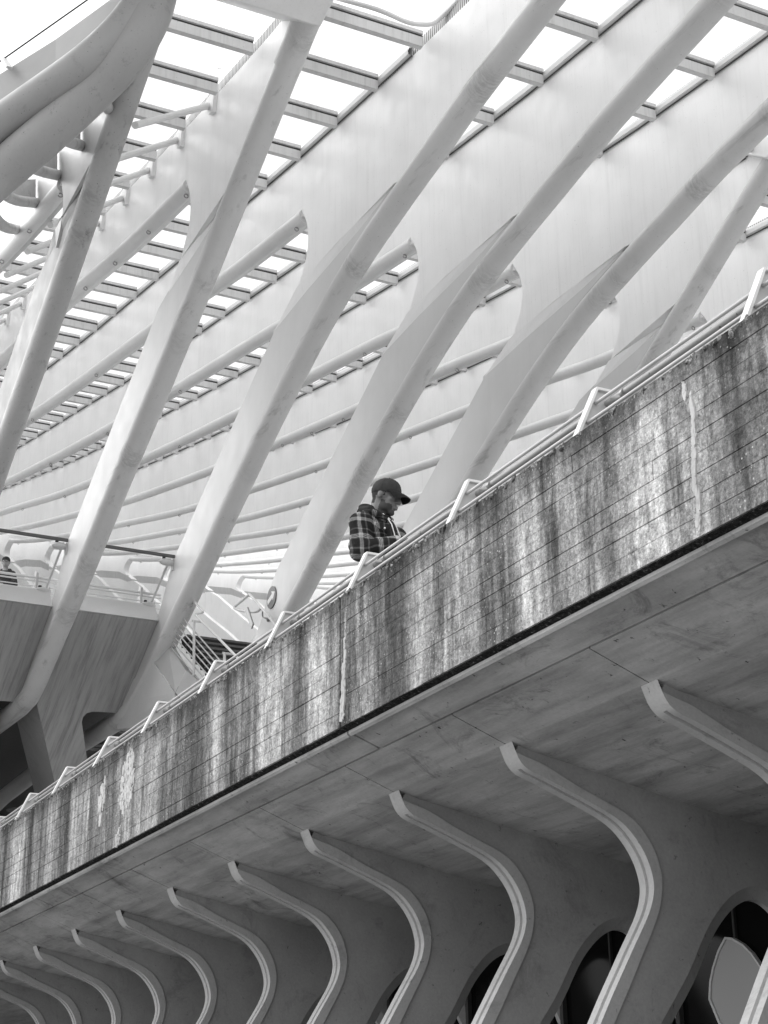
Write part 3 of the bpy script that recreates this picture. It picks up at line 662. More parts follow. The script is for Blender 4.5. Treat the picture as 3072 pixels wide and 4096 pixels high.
# ------------------------------------------------------------------ gallery across the legs
gal = thing('gallery', 'high pedestrian gallery with streaked grey underside crossing behind the left legs', 'gallery', cp(14.5, 3.2, -EYE/2))
S0, S1 = -2.4, sk(1)+.02
FPR = [(13.80, 4.70), (13.84, 4.695), (13.99, 4.885), (13.97, 4.905), (13.93, 4.895)]
def bayprism(name, prof, mat, s0, s1, par): bm = bmesh.new(); prism(bm, [prof], lambda r, z: cp(r, s0, z), lambda r, z: cp(r, s1, z)); return build(name, bm, mat, par)
for k in (-5, -4, -3, -2, -1, 0):
    bayprism('edge_fascia', [(13.82, 4.70), (13.95, 4.885), (13.99, 4.905), (14.4, 4.905), (14.4, 4.75), (13.9, 4.70)], LEG, sk(k)+.10, sk(k+1)-.002, gal)
    # slanting streaked panel with its pier and rounded opening; s runs across, r gives the height on the slope
    def zz(r): return 4.70-.634*(r-13.84)
    ds = k
    poly = [(13.845, sk(k)+.10), (14.845, sk(k)+.186), (15.50, 4.224+ds), (17.2, 5.125+ds), (17.2, 5.40+ds), (15.395, 4.55+ds), (14.976, 4.352+ds), (14.92, 4.345+ds), (14.875, 4.365+ds), (14.852, 4.41+ds), (14.845, 4.47+ds), (14.835, sk(k+1)-.004), (13.845, sk(k+1)-.004)]
    bm = bmesh.new(); prism(bm, [poly], lambda r, s: cp(r, s, zz(r)), lambda r, s: cp(r+.06, s, zz(r)+.06)); build('streaked_panel', bm, STRK, gal)
    bm = bmesh.new(); poly = [(14.86, sk(k)+.19), (15.50, 4.226+ds), (17.2, 5.127+ds), (17.2, 5.39+ds), (15.41, 4.545+ds), (14.98, 4.347+ds)]
    prism(bm, [poly], lambda r, s: cp(r+.061, s, zz(r)+.061), lambda r, s: cp(r+.82, s, zz(r)+.13)); build('pier', bm, FASC, gal)
bayprism('gallery_slab', [(14.4, 4.74), (14.4, 4.90), (19, 4.90), (19, 4.6), (15, 4.55)], SOFF, S0-4, S1, gal)
bayprism('lower_ceiling', [(14.97, 4.22), (15.3, 4.30), (40, 4.9), (40, 5.1), (15, 4.45)], plain('grey ceiling', .16, .8), S0-6, 16, gal)
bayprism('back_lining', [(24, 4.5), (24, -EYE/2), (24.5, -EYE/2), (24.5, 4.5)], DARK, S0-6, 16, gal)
for px, py in ((519, 2923), (392, 2990), (64, 3241)):
    c_ = at_z(px, py, 2*4.335+EYE-.06); bm = bmesh.new(); ring(bm, c_, .22, .03, (0, 0, 1), 20, 6); ring(bm, c_, .13, .02, (0, 0, 1), 16, 5); build('downlight', bm, RIBC, gal, True)
# gallery balustrade
bal = thing('gallery_railing', 'white pipe railing on the gallery in front of the man with glasses', 'railing', cp(15.15, 3.2, 4.9))
for z, r_ in ((5.425, .013), (5.39, .008), (5.335, .0055), (5.275, .0055), (5.215, .0055), (5.155, .0055), (5.095, .0055)):
    bm = bmesh.new(); tube(bm, [cp(15.15, s, z) for s in np.linspace(-2.4, 5.15, 12)], r_*2, 10); build('rail_pipe', bm, CLEAN, bal, True)
for s in (-1.05, -.05, .95, 1.95, 2.95, 3.86, 4.93):
    bm = bmesh.new(); prism(bm, [[(15.13, 4.9), (15.22, 4.9), (15.17, 5.50), (15.10, 5.46)]], lambda r, z: cp(r, s-.012, z), lambda r, z: cp(r, s+.012, z)); build('rail_post', bm, RAILM, bal)
# wind screens of glass with dark top rod, side tube and swivel clamps
SLAB = {-2: 'glass wind screen left of the picture edge, left of the first leg', -1: 'glass wind screen with a dark top rod left of the rod-braced leg', 0: 'glass wind screen with a dark top rod ending at the stair leg'}
for k in (-2, -1, 0):
    t = thing('wind_screen', SLAB[k], 'wind screen', cp(13.9, sk(k)+.5, 4.9), 'glass wind screens on the gallery')
    sA, sB = sk(k)+.11, sk(k+1)-.0
    bm = bmesh.new(); prism(bm, [[(13.50, 5.19), (13.52, 5.20), (14.02, 4.91), (14.0, 4.90)]], lambda r, z: cp(r, sA, z), lambda r, z: cp(r, sB-.03, z)); build('glass_sheet', bm, SCREEN, t)
    bm = bmesh.new(); bar(bm, cp(13.455, sA, 5.205), cp(13.455, sB, 5.205), .05, .05); build('top_rod', bm, plain('dark rod', .10, .5) if k == -2 else bpy.data.materials['dark rod'], t)
    bm = bmesh.new(); tube(bm, [cp(13.49, sB-.03, 5.19), cp(14.0, sB-.03, 4.90)], .022, 10); build('side_tube', bm, CLEAN, t, True)
    for r, z in ((13.49, 5.15), (13.97, 4.88)):
        bm = bmesh.new(); prism(bm, [[(r-.02, z+.04), (r+.03, z+.05), (r+.03, z-.055), (r-.02, z-.07)]], lambda a_, b_: cp(a_, sB-.012, b_), lambda a_, b_: cp(a_, sB-.001, b_)); cl = build('clamp_plate', bm, PURL, t)
        c_ = cp(r+.0, sB-.06, z+.005); bm = bmesh.new()
        bmesh.ops.create_uvsphere(bm, u_segments=16, v_segments=10, radius=1, matrix=Matrix.Translation(c_) @ Matrix.Diagonal((.08, .15, .065, 1))); build('clamp_lug', bm, PURL, cl, True)
        bm = bmesh.new(); tube(bm, [c_+Vector((0, -.06, -.05)), c_+Vector((0, -.06, .09))], .03, 10); build('clamp_bolt', bm, DARK, cl, True)

# ------------------------------------------------------------------ stairs right of the stair leg
st = thing('stairs', 'dark open stair flight rising to the gallery behind the stair railing', 'stairs', cp(13, 5.2, 3.5))
rise, run_ = .085, .125
for i in range(14):
    r = 13.55-run_*i; z = 4.47-rise*i
    bm = bmesh.new(); box(bm, cp(r, sk(1)+.13, z-rise-.005), cp(r-.012, sk(2)-.004, z-.022)); s_ = build('riser', bm, DARK, st)
    bm = bmesh.new(); box(bm, cp(r+.02, sk(1)+.13, z-.020), cp(r-run_-.012, sk(2)-.004, z)); build('tread', bm, plain('dark stone tread', .09, .6) if i == 0 else bpy.data.materials['dark stone tread'], st)
def z1(x, y, s): return at_y(600+x*.42194, 2300+y*.42194, 2*s)
pl = thing('stair_plinth', 'pale folded steel cheek wrapping the foot of the stair leg', 'stair cheek', z1(240, 900, 4.7))
T_ = [z1(170, 655, 4.745), z1(340, 905, 4.745), z1(480, 1020, 4.745), z1(620, 1150, 4.745)]
T2 = [z1(215, 648, 4.80), z1(375, 905, 4.80), z1(500, 1015, 4.80), z1(640, 1145, 4.80)]
M_ = [z1(12, 780, 4.685), z1(240, 1115, 4.62), z1(360, 1235, 4.62), z1(480, 1370, 4.62)]
B_ = [z1(-5, 800, 4.689), z1(-120, 1050, 4.689), z1(-260, 1300, 4.689), z1(-300, 1400, 4.689)]
B2 = [z1(20, 790, 4.687), z1(235, 1120, 4.64), z1(232, 1400, 4.66), z1(232, 1500, 4.66)]
bm = bmesh.new(); loft(bm, [T_[:2], M_[:2]]); bmesh.ops.solidify(bm, geom=bm.faces[:], thickness=.02); build('upper_fold', bm, LEG, pl)
bm = bmesh.new(); g_ = Vector((.012, 0, -.006)); loft(bm, [[p+g_ for p in T_[1:]], [p+g_ for p in M_[1:]]]); bmesh.ops.solidify(bm, geom=bm.faces[:], thickness=.02); build('lower_fold', bm, LEG, pl)
bm = bmesh.new(); loft(bm, [T2, T_]); bmesh.ops.solidify(bm, geom=bm.faces[:], thickness=.02); build('capping', bm, CLEAN, pl)
bm = bmesh.new(); v = [bm.verts.new(p) for p in (z1(8, 782, 4.686), z1(238, 1117, 4.63), z1(238, 1420, 4.66), z1(-300, 1460, 4.69), z1(-330, 1240, 4.69))]; f = bm.faces.new(v); bmesh.ops.triangulate(bm, faces=[f]); bmesh.ops.solidify(bm, geom=bm.faces[:], thickness=.02); build('web_plate', bm, LEG, pl)
# bulged end of the tube below the cheek
bm = bmesh.new(); tube(bm, catmull([cp(13.75, 4.80, 3.90), cp(14.1, 4.80, 3.91), cp(14.5, 4.79, 3.94), cp(14.95, 4.76, 4.03)], 5), lambda q: .22-.02*q, 20); build('tube_elbow', bm, TUB, pl, True)
# stair railing
sr = thing('stair_railing', 'slanted stair railing of seven thin rods and a bent handrail beside the stair leg', 'railing', z1(410, 900, 4.75))
for i in range(7):
    q_ = i/6; a_ = z1(288-118*q_, 378+272*q_, 4.74); d_ = z1(288+500-118*q_, 378+575+272*q_, 4.74)
    bm = bmesh.new(); tube(bm, [a_, d_], .0125, 8); build('rod', bm, RAILM, sr, True)
bm = bmesh.new(); bar(bm, z1(290, 372, 4.74), z1(165, 648, 4.74), .03, .05, (0, 1, 0)); build('anchor_strip', bm, STEEL, sr)
for p_, q_ in (((418, 432), (415, 955)), ((706, 735), (706, 1000))):
    bm = bmesh.new(); bar(bm, z1(*p_, 4.72), z1(*q_, 4.72), .03, .06, (0, 1, 0)); po = build('post', bm, PURL, sr, bevel=.004)
    bm = bmesh.new(); bar(bm, z1(p_[0]-12, p_[1]+4, 4.72), z1(p_[0]+68, p_[1]+14, 4.74), .04, .035); build('arm', bm, RAILM, po)
bm = bmesh.new(); tube(bm, catmull([z1(395, 215, 4.76), z1(440, 275, 4.76), z1(498, 342, 4.76)], 2)+[z1(503, 352, 4.755), z1(490, 358, 4.75), z1(434, 368, 4.73), z1(432, 376, 4.73)]+[z1(490, 440, 4.73), z1(660, 610, 4.73), z1(830, 785, 4.73), z1(1000, 960, 4.73)], .022, 10); build('handrail', bm, CLEAN, sr, True)
bm = bmesh.new(); tube(bm, catmull([z1(400, 255, 4.76), z1(402, 285, 4.74), z1(392, 300, 4.72), z1(374, 298, 4.70)], 4), .012, 8); build('bracket', bm, STEEL, sr, True)
lr = thing('stair_handrail', 'polished handrail looping back at the head of the stair beside the arrow sign', 'handrail', z1(975, 490, 5.5))
bm = bmesh.new(); tube(bm, [z1(1210, 500, 5.62), z1(1075, 335, 5.60), z1(955, 195, 5.58)]+catmull([z1(941, 183, 5.575), z1(930, 192, 5.57), z1(870, 245, 5.53), z1(805, 300, 5.5), z1(808, 318, 5.5), z1(860, 336, 5.52), z1(960, 350, 5.55), z1(1020, 343, 5.58), z1(1050, 318, 5.62)], 4), .026, 10); build('handrail', bm, PURL, lr, True)
bm = bmesh.new(); bar(bm, z1(918, 325, 5.53), z1(973, 488, 5.53), .11, .03, z1(950, 325, 5.53)-z1(900, 325, 5.53)); build('bracket_plate', bm, STEEL, lr)
bm = bmesh.new(); tube(bm, catmull([z1(1068, 345, 5.6), z1(1070, 395, 5.62), z1(1100, 412, 5.64), z1(1122, 420, 5.68)], 4), .014, 8); tube(bm, [z1(1118, 415, 5.68), z1(1122, 432, 5.68)], .035, 10); build('bracket', bm, STEEL, lr, True)

# ------------------------------------------------------------------ round arrow sign on the leg plate
SG = cp(13.525, sk(2)-.004, 4.975)
t = thing('arrow_sign', 'round dark sign with a white arrow pointing up to the right', 'sign', SG)
bm = bmesh.new()
prism(bm, [[(math.cos(a_)*.215, math.sin(a_)*.215) for a_ in np.linspace(0, 2*math.pi, 48, endpoint=False)]], lambda x, z: SG+Vector((x, -.012, z)), lambda x, z: SG+Vector((x, .004, z)))
build('disc', bm, plain('sign grey', .07, .4, var=.03), t)
ar = [(-.18, -.046), (.05, -.046), (.05, -.105), (.185, .0), (.05, .105), (.05, .046), (-.18, .046)]
ca, sa = math.cos(math.radians(20)), math.sin(math.radians(20)); ar = [(x*ca-z*sa, x*sa+z*ca) for x, z in ar]
bm = bmesh.new(); prism(bm, [ar], lambda x, z: SG+Vector((x, -.016, z)), lambda x, z: SG+Vector((x, -.0125, z))); build('arrow', bm, CLEAN, t)
# ------------------------------------------------------------------ people
SKIN = plain('dark skin', .125, .5, .4, var=.12, sc_=30); BEARD = plain('short black beard', .026, .8, .2)
CAPM = plain('charcoal cap cloth', .030, .85, .2, var=.2, sc_=40); STUB = plain('stubble', .05, .8, .2)
HOOD = plain('charcoal hoodie cotton', .022, .9, .15, var=.25, sc_=25)
PANTS = plain('dark trousers', .03, .85, .2); SHOE = plain('black shoe', .015, .6); WHITE = plain('white cotton', .7, .8)
PHONE = plain('black phone', .01, .2, .5); SKIN2 = plain('light skin', .28, .5, .4); JACK = plain('black jacket', .012, .7, .3); CREAM = plain('pale tee', .45, .8)

def blob(name, prims, mat, parent, voxel=.007, smooth=6, factor=.5):
    """closed primitives fused into one continuous surface"""
    bm = bmesh.new()
    for pr in prims:
        if pr[0] == 'e':
            _, c, r, rot = pr if len(pr) == 4 else (*pr, None)
            mt = Matrix.Translation(c) @ (rot.to_4x4() if rot is not None else Matrix.Identity(4)) @ Matrix.Diagonal((*r, 1))
            bmesh.ops.create_uvsphere(bm, u_segments=24, v_segments=14, radius=1, matrix=mt)
        else:
            _, a_, b_, r0, r1 = pr; a_, b_ = Vector(a_), Vector(b_)
            tube(bm, [a_.lerp(b_, q_/6) for q_ in range(7)], lambda q_: r0+(r1-r0)*q_, 18)
            for c, r in ((a_, r0), (b_, r1)): bmesh.ops.create_uvsphere(bm, u_segments=18, v_segments=10, radius=r*.998, matrix=Matrix.Translation(c))
    me = bpy.data.meshes.new(name+'_raw'); bm.to_mesh(me); bm.free()
    o = bpy.data.objects.new(name+'_raw', me); C.objects.link(o)
    m = o.modifiers.new('r', 'REMESH'); m.mode = 'VOXEL'; m.voxel_size = voxel; m.use_smooth_shade = True
    m = o.modifiers.new('s', 'SMOOTH'); m.factor = factor; m.iterations = smooth
    dg = bpy.context.evaluated_depsgraph_get(); dg.update()
    nm = bpy.data.meshes.new_from_object(o.evaluated_get(dg)); bpy.data.objects.remove(o); nm.name = name
    nm.materials.clear(); nm.materials.append(mat)
    for p in nm.polygons: p.use_smooth = True
    return mesh_obj(name, nm, parent)

RT = Vector((.4533, .8914, 0)); TW = Vector((.8914, -.4533, 0)); UPV = Vector((0, 0, 1))   # picture right, towards the viewer, up
MC = Vector((-8.918, 4.55, 0))+RT*.006
def mp(u, v, z): return MC+RT*u+TW*v+UPV*z
def frame(th, pitch=0):                     # forward, left, up axes of a body part; th turns it towards the viewer
    F = RT*math.cos(th)+TW*math.sin(th); Rr = -RT*math.sin(th)+TW*math.cos(th)      # Rr = person's right
    F2 = F*math.cos(pitch)-UPV*math.sin(pitch); U2 = F*math.sin(pitch)+UPV*math.cos(pitch)
    return Matrix((F2, -Rr, U2)).transposed()
HB = frame(math.radians(24), math.radians(15)); HC = mp(-.002, 0, 5.700)
def hp(x, y, z): return HC+HB @ Vector((x, -y, z))           # head frame: forward, person's right, up
BB = frame(math.radians(38)); BC = mp(-.058, 0, 0)
def bp(x, y, z): return BC+BB @ Vector((x, -y, 0))+UPV*z

man = thing('person', 'man in a dark cap and plaid overshirt looking down behind the parapet handrail', 'person', (BC.x, BC.y, 4.0))
sR, eR, wR = bp(-.005, .165, 5.455), bp(-.010, .176, 5.268), bp(.21, .085, 5.292)
sL, eL, wL = bp(.01, -.18, 5.455), bp(.05, -.20, 5.21), bp(.20, -.03, 5.235)
head = [('e', hp(-.012, 0, .012), (.092, .072, .088), HB), ('e', hp(.030, 0, -.045), (.056, .054, .085), HB), ('e', hp(.062, 0, -.117), (.024, .027, .020), HB),
        ('e', hp(.012, .042, -.088), (.038, .020, .030), HB), ('e', hp(.012, -.042, -.088), (.038, .020, .030), HB),
        ('c', hp(.088, 0, .000), hp(.110, 0, -.042), .008, .013), ('e', hp(.100, .012, -.048), (.011, .009, .009), HB), ('e', hp(.100, -.012, -.048), (.011, .009, .009), HB),
        ('c', hp(.086, .032, .016), hp(.090, -.032, .016), .011, .011), ('e', hp(.060, .036, -.030), (.026, .020, .020), HB), ('e', hp(.060, -.036, -.030), (.026, .020, .020), HB),
        ('e', hp(.078, .030, -.004), (.013, .014, .011), HB), ('e', hp(.078, -.030, -.004), (.013, .014, .011), HB),
        ('e', hp(.090, 0, -.074), (.013, .024, .0075), HB), ('e', hp(.088, 0, -.088), (.013, .022, .008), HB),
        ('e', hp(-.008, .074, -.012), (.018, .007, .030), HB), ('e', hp(-.008, -.074, -.012), (.018, .007, .030), HB)]
def hand(w_, F, S, U):                       # palm with five curled fingers
    out = [('e', w_+F*.045, (.045, .038, .017), Matrix((F, S, U)).transposed())]
    for i, l in enumerate((.030, .036, .034, .026)):
        b0 = w_+F*.080+S*(.027-.018*i); b1 = b0+F*l-U*.010; b2 = b1+F*l*.5-U*.028
        out += [('c', b0-F*.02, b1, .0095, .0085), ('c', b1, b2, .0085, .007)]
    t0 = w_+F*.03+S*.036; out += [('c', t0, t0+F*.035+S*.018, .011, .009), ('c', t0+F*.035+S*.018, t0+F*.062+S*.008, .009, .0075)]
    return out
FR = (wR-eR).normalized(); FL = (wL-eL).normalized()
def orth(F): S = F.cross(UPV).normalized(); return S, S.cross(F).normalized()
S1, U1 = orth(FR); S2, U2 = orth(FL)
body = head+[('c', hp(-.035, 0, -.05), bp(-.02, 0, 5.47), .056, .062), ('e', bp(-.01, 0, 5.40), (.10, .16, .11), BB), ('e', bp(.05, -.02, 5.15), (.09, .12, .20), BB), ('e', bp(.12, -.03, 4.93), (.10, .14, .13), BB),
        ('c', sR, eR, .052, .042), ('c', eR, wR, .040, .028), ('c', sL, eL, .052, .042), ('c', eL, wL, .040, .028),
        ('c', bp(.12, .05, 4.90), bp(.13, .06, 4.48), .085, .058), ('c', bp(.13, .06, 4.48), bp(.09, .06, 4.10), .055, .038), ('c', bp(.12, -.11, 4.90), bp(.13, -.11, 4.48), .085, .058), ('c', bp(.13, -.11, 4.48), bp(.09, -.11, 4.10), .055, .038),
        ('c', bp(.06, .06, 4.07), bp(.22, .07, 4.05), .035, .03), ('c', bp(.06, -.11, 4.07), bp(.22, -.12, 4.05), .035, .03)]
body += hand(wR, FR, S1*-1, U1)+hand(wL, FL, S2, U2)
bo = blob('body', body, SKIN, man, .0055, 3, .5)
bo.data.materials.append(BEARD); bo.data.materials.append(STUB); HBi = HB.transposed()
for p in bo.data.polygons:                   # beard and cropped hair are his own colouring, kept on the one skin
    d_ = HBi @ (p.center-HC); x, y, z = d_.x, -d_.y, d_.z
    beard = -.155 < z < -.066+(.022 if x < .030 else 0) and x > -.006 and not (x > .072 and abs(y) < .024 and -.100 < z) and (z < -.075 or abs(y) > .030 or x > .1) and not (x > .06 and z > -.068)
    hair = x < .022 and z > -.075 and abs(y) < .0725 and not (x > -.03 and abs(y) > .066 and z < .02)
    if beard or (hair and z > -.02) or (hair and x < -.045): p.material_index = 2 if beard else 1
# eyes: dark lashes and brows
for sgn in (1, -1):
    bm = bmesh.new(); tube(bm, [hp(.086, .016*sgn, -.008), hp(.092, .030*sgn, -.012), hp(.083, .044*sgn, -.010)], .0022, 6); build('eyelashes', bm, BEARD, man, True)
    bm = bmesh.new(); tube(bm, [hp(.097, .012*sgn, .018), hp(.096, .030*sgn, .024), hp(.082, .048*sgn, .018)], .0035, 6); build('eyebrow', bm, BEARD, man, True)
# cap
bm = bmesh.new(); secs = []
for i in range(9):
    ph = math.radians(90*i/8); zz_ = .018+.098*math.sin(ph); k_ = math.cos(ph)**.8
    secs.append([hp(-.006+.104*k_*math.cos(2*math.pi*j/36), .083*k_*math.sin(2*math.pi*j/36), zz_-.014*math.cos(2*math.pi*j/36)*-1*0) for j in range(36)] if i < 8 else [hp(-.006, 0, zz_)]*36)
loft(bm, [[hp(-.006+.100*math.cos(2*math.pi*j/36), .079*math.sin(2*math.pi*j/36), .004) for j in range(36)]]+secs, True); bmesh.ops.remove_doubles(bm, verts=bm.verts, dist=.0005)
capo = build('cap', bm, CAPM, man, True, angle=60)
bm = bmesh.new(); rows_ = []
for i in range(9):
    f = i/8; row = []
    for j in range(17):
        a_ = math.radians(-74+148*j/16); x0, y0 = -.006+.101*math.cos(a_), .080*math.sin(a_)
        x1, y1 = .088+.088*math.cos(a_*1.16)**1 if abs(a_*1.16) < 1.57 else .088, .074*math.sin(a_*1.1)
        x = x0+(x1-x0)*f; y = y0+(y1-y0)*f; row.append(hp(x, y, .024-.026*f*f-.030*f*(y/.08)**2-.004*f))
    rows_.append(row)
V_ = loft(bm, rows_); bmesh.ops.solidify(bm, geom=bm.faces[:], thickness=.004); build('cap_brim', bm, CAPM, capo, True, angle=50)
bm = bmesh.new(); bmesh.ops.create_uvsphere(bm, u_segments=10, v_segments=6, radius=.007, matrix=Matrix.Translation(hp(-.006, 0, .118))); build('cap_button', bm, CAPM, capo, True)
for q_ in range(6):
    a_ = math.radians(30+60*q_); bm = bmesh.new(); tube(bm, [hp(-.006+.1045*math.cos(p_)**.8*math.cos(a_), .0835*math.cos(p_)**.8*math.sin(a_), .0185+.098*math.sin(p_)) for p_ in np.radians([2, 20, 40, 60, 80])], .0012, 5); build('cap_seam', bm, BEARD, capo, True)

# plaid cloth: bands and thin white lines in three directions
PLAID, n, b = M('plaid flannel', .9, .1)
cv = pos(n); wob = N(n, 'ShaderNodeTexNoise'); wob.inputs['Scale'].default_value = 7; n.links.new(cv, wob.inputs['Vector'])
vm = N(n, 'ShaderNodeVectorMath', operation='MULTIPLY_ADD'); n.links.new(wob.outputs['Color'], vm.inputs[0]); vm.inputs[1].default_value = (.05, .05, .05); n.links.new(cv, vm.inputs[2])
def axis_coord(d):
    x = N(n, 'ShaderNodeVectorMath', operation='DOT_PRODUCT'); n.links.new(vm.outputs[0], x.inputs[0]); x.inputs[1].default_value = d; return x.outputs['Value']
def bands(c, per, off=0.):
    f = mul(n, mul(n, mul(n, c, 1/per), off, 'ADD'), 1., 'MODULO'); f = mul(n, mul(n, f, 1., 'ADD'), 1., 'MODULO')
    rr = N(n, 'ShaderNodeValToRGB'); rr.color_ramp.interpolation = 'CONSTANT'; e = rr.color_ramp.elements
    st_ = [(0, .0), (.34, .35), (.40, .95), (.43, .3), (.47, 1.0), (.50, .3), (.54, .95), (.57, .3), (.62, .0), (.84, .30), (.93, .0)]
    while len(e) < len(st_): e.new(.5)
    for i, (p_, v_) in enumerate(st_): e[i].position = p_; e[i].color = (v_,)*3+(1,)
    n.links.new(f, rr.inputs[0]); return rr.outputs[0]
Fb = BB.col[0]; Lb = BB.col[1]
dh = (Fb*.75+Lb*.66)
h_ = bands(axis_coord((dh.x, dh.y, .10)), .118, .1); v_ = bands(axis_coord((.05, .05, 1.)), .125, .35)
sm_ = mul(n, mul(n, h_, v_, 'ADD'), .5); fold = ramp(n, noise(n, pos(n), 9, 4, .6), [(.3, .7), (.65, 1.1)])
n.links.new(mul(n, ramp(n, sm_, [(.0, .018), (.2, .075), (.5, .30), (1.0, .62)]), fold), b.inputs['Base Color'])
bump(n, b, noise(n, pos(n, (1, 1, 1)), 11, 3, .6), .9, .02)
shirt = [('e', bp(-.02, 0, 5.40), (.135, .185, .125), BB), ('e', bp(.05, -.02, 5.24), (.125, .145, .18), BB), ('e', bp(.12, -.03, 4.98), (.125, .15, .15), BB),
         ('c', bp(-.02, .10, 5.500), bp(-.02, .175, 5.462), .062, .070), ('c', bp(-.02, -.10, 5.500), bp(-.02, -.175, 5.462), .062, .070),
         ('c', sR, eR, .080, .068), ('e', eR+Vector((0, 0, -.012)), (.072, .07, .062), BB), ('c', eR, wR, .064, .050), ('c', sL, eL, .072, .060), ('c', eL, wL, .056, .044),
         ('e', eR.lerp(wR, .30)+Vector((0, 0, .010)), (.030, .066, .060), BB), ('e', eR.lerp(wR, .55)+Vector((0, 0, .008)), (.022, .060, .056), BB), ('e', sR.lerp(eR, .55), (.082, .078, .022), BB), ('e', bp(-.075, .12, 5.33), (.06, .07, .06), BB)]
sh = blob('plaid_shirt', shirt, PLAID, man, .008, 4, .5)
# collar, placket, pocket, hood, strings
def patch(name, pts, mat, par, th=.004):
    bm = bmesh.new(); v = [bm.verts.new(p) for p in pts]; f = bm.faces.new(v); bmesh.ops.triangulate(bm, faces=[f]); bmesh.ops.solidify(bm, geom=bm.faces[:], thickness=th); return build(name, bm, mat, par)
blob('collar', [('c', bp(.085, .028, 5.515), bp(.03, .105, 5.545), .018, .022), ('c', bp(.03, .105, 5.545), bp(-.04, .10, 5.560), .022, .018), ('c', bp(.085, -.028, 5.515), bp(.03, -.09, 5.545), .018, .020)], PLAID, sh, .006, 3)
blob('hood', [('c', bp(-.10, .07, 5.585), bp(-.13, -.03, 5.600), .042, .048), ('c', bp(-.13, -.03, 5.600), bp(-.07, -.10, 5.59), .044, .036), ('c', bp(-.10, .07, 5.585), bp(-.02, .092, 5.580), .040, .030), ('c', bp(-.02, .092, 5.565), bp(.045, .050, 5.535), .030, .020), ('c', bp(-.02, -.09, 5.565), bp(.030, -.045, 5.535), .030, .018), ('e', bp(-.105, .01, 5.625), (.048, .085, .032), BB)], HOOD, man, .006, 5).location += RT*.022
blob('hoodie_front', [('e', bp(.105, 0, 5.30), (.045, .055, .20), BB)], HOOD, man, .008, 3)
for sgn, l in ((1, .20), (-1, .24)):
    bm = bmesh.new(); tube(bm, [bp(.088, .022*sgn, 5.52), bp(.128, .024*sgn, 5.46), bp(.156, .03*sgn, 5.38), bp(.160, .035*sgn, 5.52-l)], .0038, 6); build('drawstring', bm, WHITE, man, True)
bm = bmesh.new(); tube(bm, [bp(.080, .055, 5.535), bp(.096, .030, 5.515), bp(.098, .0, 5.505)], .005, 6); build('collar_edge', bm, WHITE, man, True)
bm = bmesh.new(); tube(bm, [bp(.126, .062, 5.47), bp(.156, .060, 5.36), bp(.160, .060, 5.22), bp(.155, .060, 5.05)], .006, 6); build('placket', bm, CAPM, sh, True)
flap = [bp(.138, .075, 5.445), bp(.098, .160, 5.435), bp(.100, .162, 5.405), bp(.126, .120, 5.388), bp(.146, .078, 5.412)]
patch('pocket_flap', [p+(BB.col[0]*.012) for p in flap], PLAID, sh, .006)
bm = bmesh.new(); bmesh.ops.create_uvsphere(bm, u_segments=10, v_segments=6, radius=.0065, matrix=Matrix.Translation(bp(.146, .119, 5.400))); build('pocket_button', bm, WHITE, sh, True)
blob('trousers', [('c', bp(.12, .05, 4.92), bp(.13, .06, 4.48), .100, .080), ('c', bp(.13, .06, 4.48), bp(.09, .06, 4.11), .078, .062), ('c', bp(.12, -.11, 4.92), bp(.13, -.11, 4.48), .100, .080), ('c', bp(.13, -.11, 4.48), bp(.09, -.11, 4.11), .078, .062), ('e', bp(.12, -.03, 4.93), (.11, .15, .10), BB)], PANTS, man, .012, 3)
for sgn in (1, -1): blob('shoe', [('c', bp(.04, -.025+.085*sgn, 4.075), bp(.14, -.025+.09*sgn, 4.065), .045, .045), ('e', bp(.21, -.025+.095*sgn, 4.055), (.07, .045, .03), BB)], SHOE, man, .01, 3)
ph = thing('phone', 'dark phone held low in both hands by the man in plaid', 'phone', wR)
PH = frame(math.radians(38), math.radians(-40)); c_ = wR.lerp(wL, .5)+BB.col[0]*.09+Vector((0, 0, -.02))
bm = bmesh.new(); bmesh.ops.create_cube(bm, size=1, matrix=Matrix.Translation(c_) @ PH.to_4x4() @ Matrix.Diagonal((.12, .068, .009, 1))); build('phone_body', bm, PHONE, ph, bevel=.003)
# deck the man stands on
bm = bmesh.new(); box(bm, (-50, 4.09, 3.99), (4, 11, 4.01)); build('paving', bm, GROUND, deck)

# ---- man with glasses on the gallery
GC = cp(15.45, 3.66, 0)-Vector((.4533, .8914, 0))*.13; GC.z = 0
GRT = RT; GTW = TW
def gp(u, v, z): return GC+GRT*u+GTW*v+UPV*z
zt = 2*5.71+EYE                                    # top of his hair
boy = thing('person', 'man with glasses and dark jacket leaning on the gallery railing at the left edge', 'person', gp(0, 0, 2*4.905+EYE))
GB = Matrix((GTW, GRT*-1, UPV)).transposed()         # faces the viewer
def gh(x, y, z): return gp(.055, 0, zt-.115)+GB @ Vector((x, -y, z))
arms = [(('c', gp(-.12, .0, zt-.36), gp(-.19, .06, zt-.60), .05, .042), ('c', gp(-.19, .06, zt-.60), gp(.0, .24, zt-.66), .04, .028)), (('c', gp(.22, .0, zt-.36), gp(.27, .06, zt-.60), .05, .042), ('c', gp(.27, .06, zt-.60), gp(.07, .24, zt-.66), .04, .028))]
